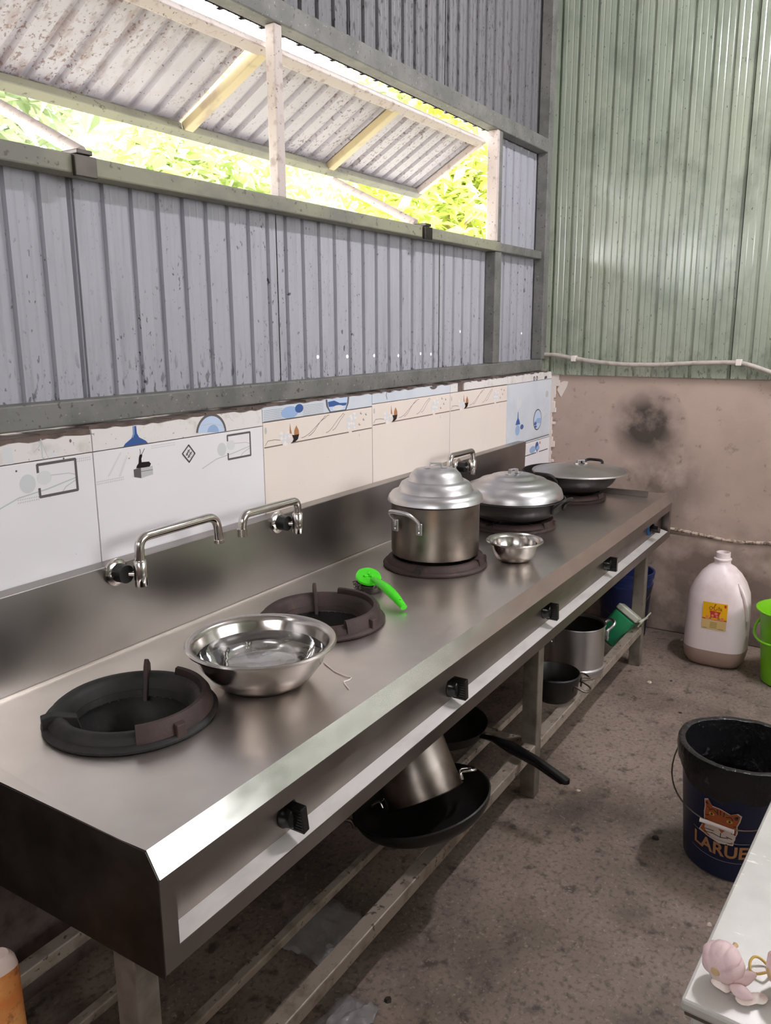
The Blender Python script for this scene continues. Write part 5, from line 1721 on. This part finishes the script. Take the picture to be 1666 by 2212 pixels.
film(750, 2208, 0.12, 0.10, 0.014, 'crumpled clear plastic film on the open floor at the bottom edge')
film(690, 2012, 0.20, 0.16, 0.02, 'clear plastic sheet lying on the floor under the range')
st = [at(a_, b_, 2, H+0.0016) for a_, b_ in ((700, 1432), (722, 1450), (748, 1461), (762, 1463), (752, 1470), (742, 1472), (748, 1482), (755, 1489))]
fo = MB().tube(fillet(st, 0.008, 3), 0.0015, 6)
tag(fo.build('foam_streak', 'white_plastic', None, smooth=True), 'thin white streak of foam on the range right of the basin', 'foam')

# ------------------------------------------------------------------ outside: ground and trees
tag(MB().box(-12, 24, 0.25, 24, -0.3, -0.05).build('outside_ground', 'ground'), 'soil outside behind the wall', kind='structure')


def leaves(center, rad, count, size, m, parent, seed, flat=0.35):
    rr = random.Random(seed)
    vs, fs = [], []
    c = Vector(center)
    clumps = []
    for _ in range(max(6, count//70)):
        d = Vector((rr.gauss(0, 1), rr.gauss(0, 1), rr.gauss(0, 1)))
        d.normalize()
        d *= rr.uniform(0.25, 1.0)
        clumps.append(c+Vector((d.x*rad[0], d.y*rad[1], d.z*rad[2])))
    for _ in range(count):
        q = rr.choice(clumps)
        p = q+Vector((rr.gauss(0, 0.16), rr.gauss(0, 0.16), rr.gauss(0, 0.11)))
        a = Vector((rr.gauss(0, 1), rr.gauss(0, 1), rr.gauss(0, flat)-0.25)).normalized()
        n = Vector((rr.gauss(0, 0.6), rr.gauss(0, 0.6), 1)).normalized()
        b = a.cross(n).normalized()
        s = size*rr.uniform(0.6, 1.3)
        k = len(vs)
        nn = b.cross(a)*s*0.12
        vs += [p, p+a*s*0.5+b*s*0.22+nn, p+a*s, p+a*s*0.5-b*s*0.22+nn]
        fs += [(k, k+1, k+2), (k, k+2, k+3)]
    me = bpy.data.meshes.new('foliage')
    me.from_pydata([tuple(v) for v in vs], [], fs)
    me.materials.append(M[m])
    o = bpy.data.objects.new('foliage', me)
    COL.objects.link(o)
    o.parent = parent
    tag(o, kind='stuff')
    return o


TR = [((1.75, 2.6, 0), 2.7, (0.9, 0.8, 0.75), 2600, 0.16, 'leaf_c', 'grey-green leafy tree seen below the awning left of the window post'),
      ((4.0, 2.9, 0), 2.55, (1.0, 0.8, 0.8), 2600, 0.15, 'leaf_a', 'sunlit tree with drooping leaves right of the window post'),
      ((6.45, 2.2, 0), 2.75, (0.9, 0.8, 1.1), 3400, 0.17, 'leaf_b', 'bright yellow-green tree at the right end of the window'),
      ((8.8, 4.6, 0), 3.6, (1.5, 1.2, 1.3), 3000, 0.2, 'leaf_a', 'tall green tree farther back behind the yellow-green one')]
for i, (bp_, zc, rad, cnt, sz, m, lab_) in enumerate(TR):
    t = thing('leafy_tree', lab_, 'tree', bp_, None, 'trees outside the window')
    MB().tube([(0, 0, -0.06), (0.05, 0.02, zc*0.4), (-0.04, 0.05, zc*0.75), (0.05, 0, zc+0.2)], [0.09, 0.075, 0.06, 0.03], 10).build('trunk', 'bark', t, smooth=True)
    br = MB()
    rr = random.Random(40+i)
    for k in range(6):
        z_ = zc*rr.uniform(0.6, 0.95)
        a_ = rr.uniform(0, 2*PI)
        br.tube([(0, 0.03, z_), (rad[0]*0.5*math.cos(a_), rad[1]*0.5*math.sin(a_), z_+0.15), (rad[0]*0.9*math.cos(a_), rad[1]*0.9*math.sin(a_), z_+0.2)], [0.025, 0.016, 0.008], 6)
    br.build('branches', 'bark', t, smooth=True)
    leaves((0, 0, zc), rad, cnt, sz, m, t, 90+i)
t = thing('pale_trunk', 'thick pale tree trunk seen outside the left end of the window', 'tree trunk', (0.80, 0.95, -0.06))
MB().tube([(0, 0, 0), (0.02, 0, 1.2), (0.0, 0, 2.0), (-0.1, 0.02, 2.6), (-0.3, 0.05, 3.4)], [0.13, 0.115, 0.10, 0.085, 0.07], 14).build('trunk', 'bark', t, smooth=True)

# ------------------------------------------------------------------ fluorescent lamp under the roof (above the frame)
for i, (lx_, ly_) in enumerate(((2.25, -1.65),)):
    t = thing('batten_lamp', 'white fluorescent batten lamp hanging under the roof over the aisle', 'lamp', (lx_, ly_, 3.1))
    MB().box(-0.34, 0.34, -0.03, 0.03, 0.02, 0.07).build('lamp_body', 'white_plastic', t, bevel=0.004)
    MB().tube([(-0.31, 0, 0), (0.31, 0, 0)], 0.014, 12).build('lamp_tube', 'lamp_tube', t, smooth=True)
    for s in (-1, 1):
        MB().box(s*0.32-0.012, s*0.32+0.012, -0.018, 0.018, -0.02, 0.03).build('lamp_holder', 'white_plastic', t, bevel=0.003)
        MB().tube([(s*0.25, 0, 0.07), (s*0.25, 0, 0.5)], 0.004, 6).build('lamp_hanger', 'wire', t, smooth=True)
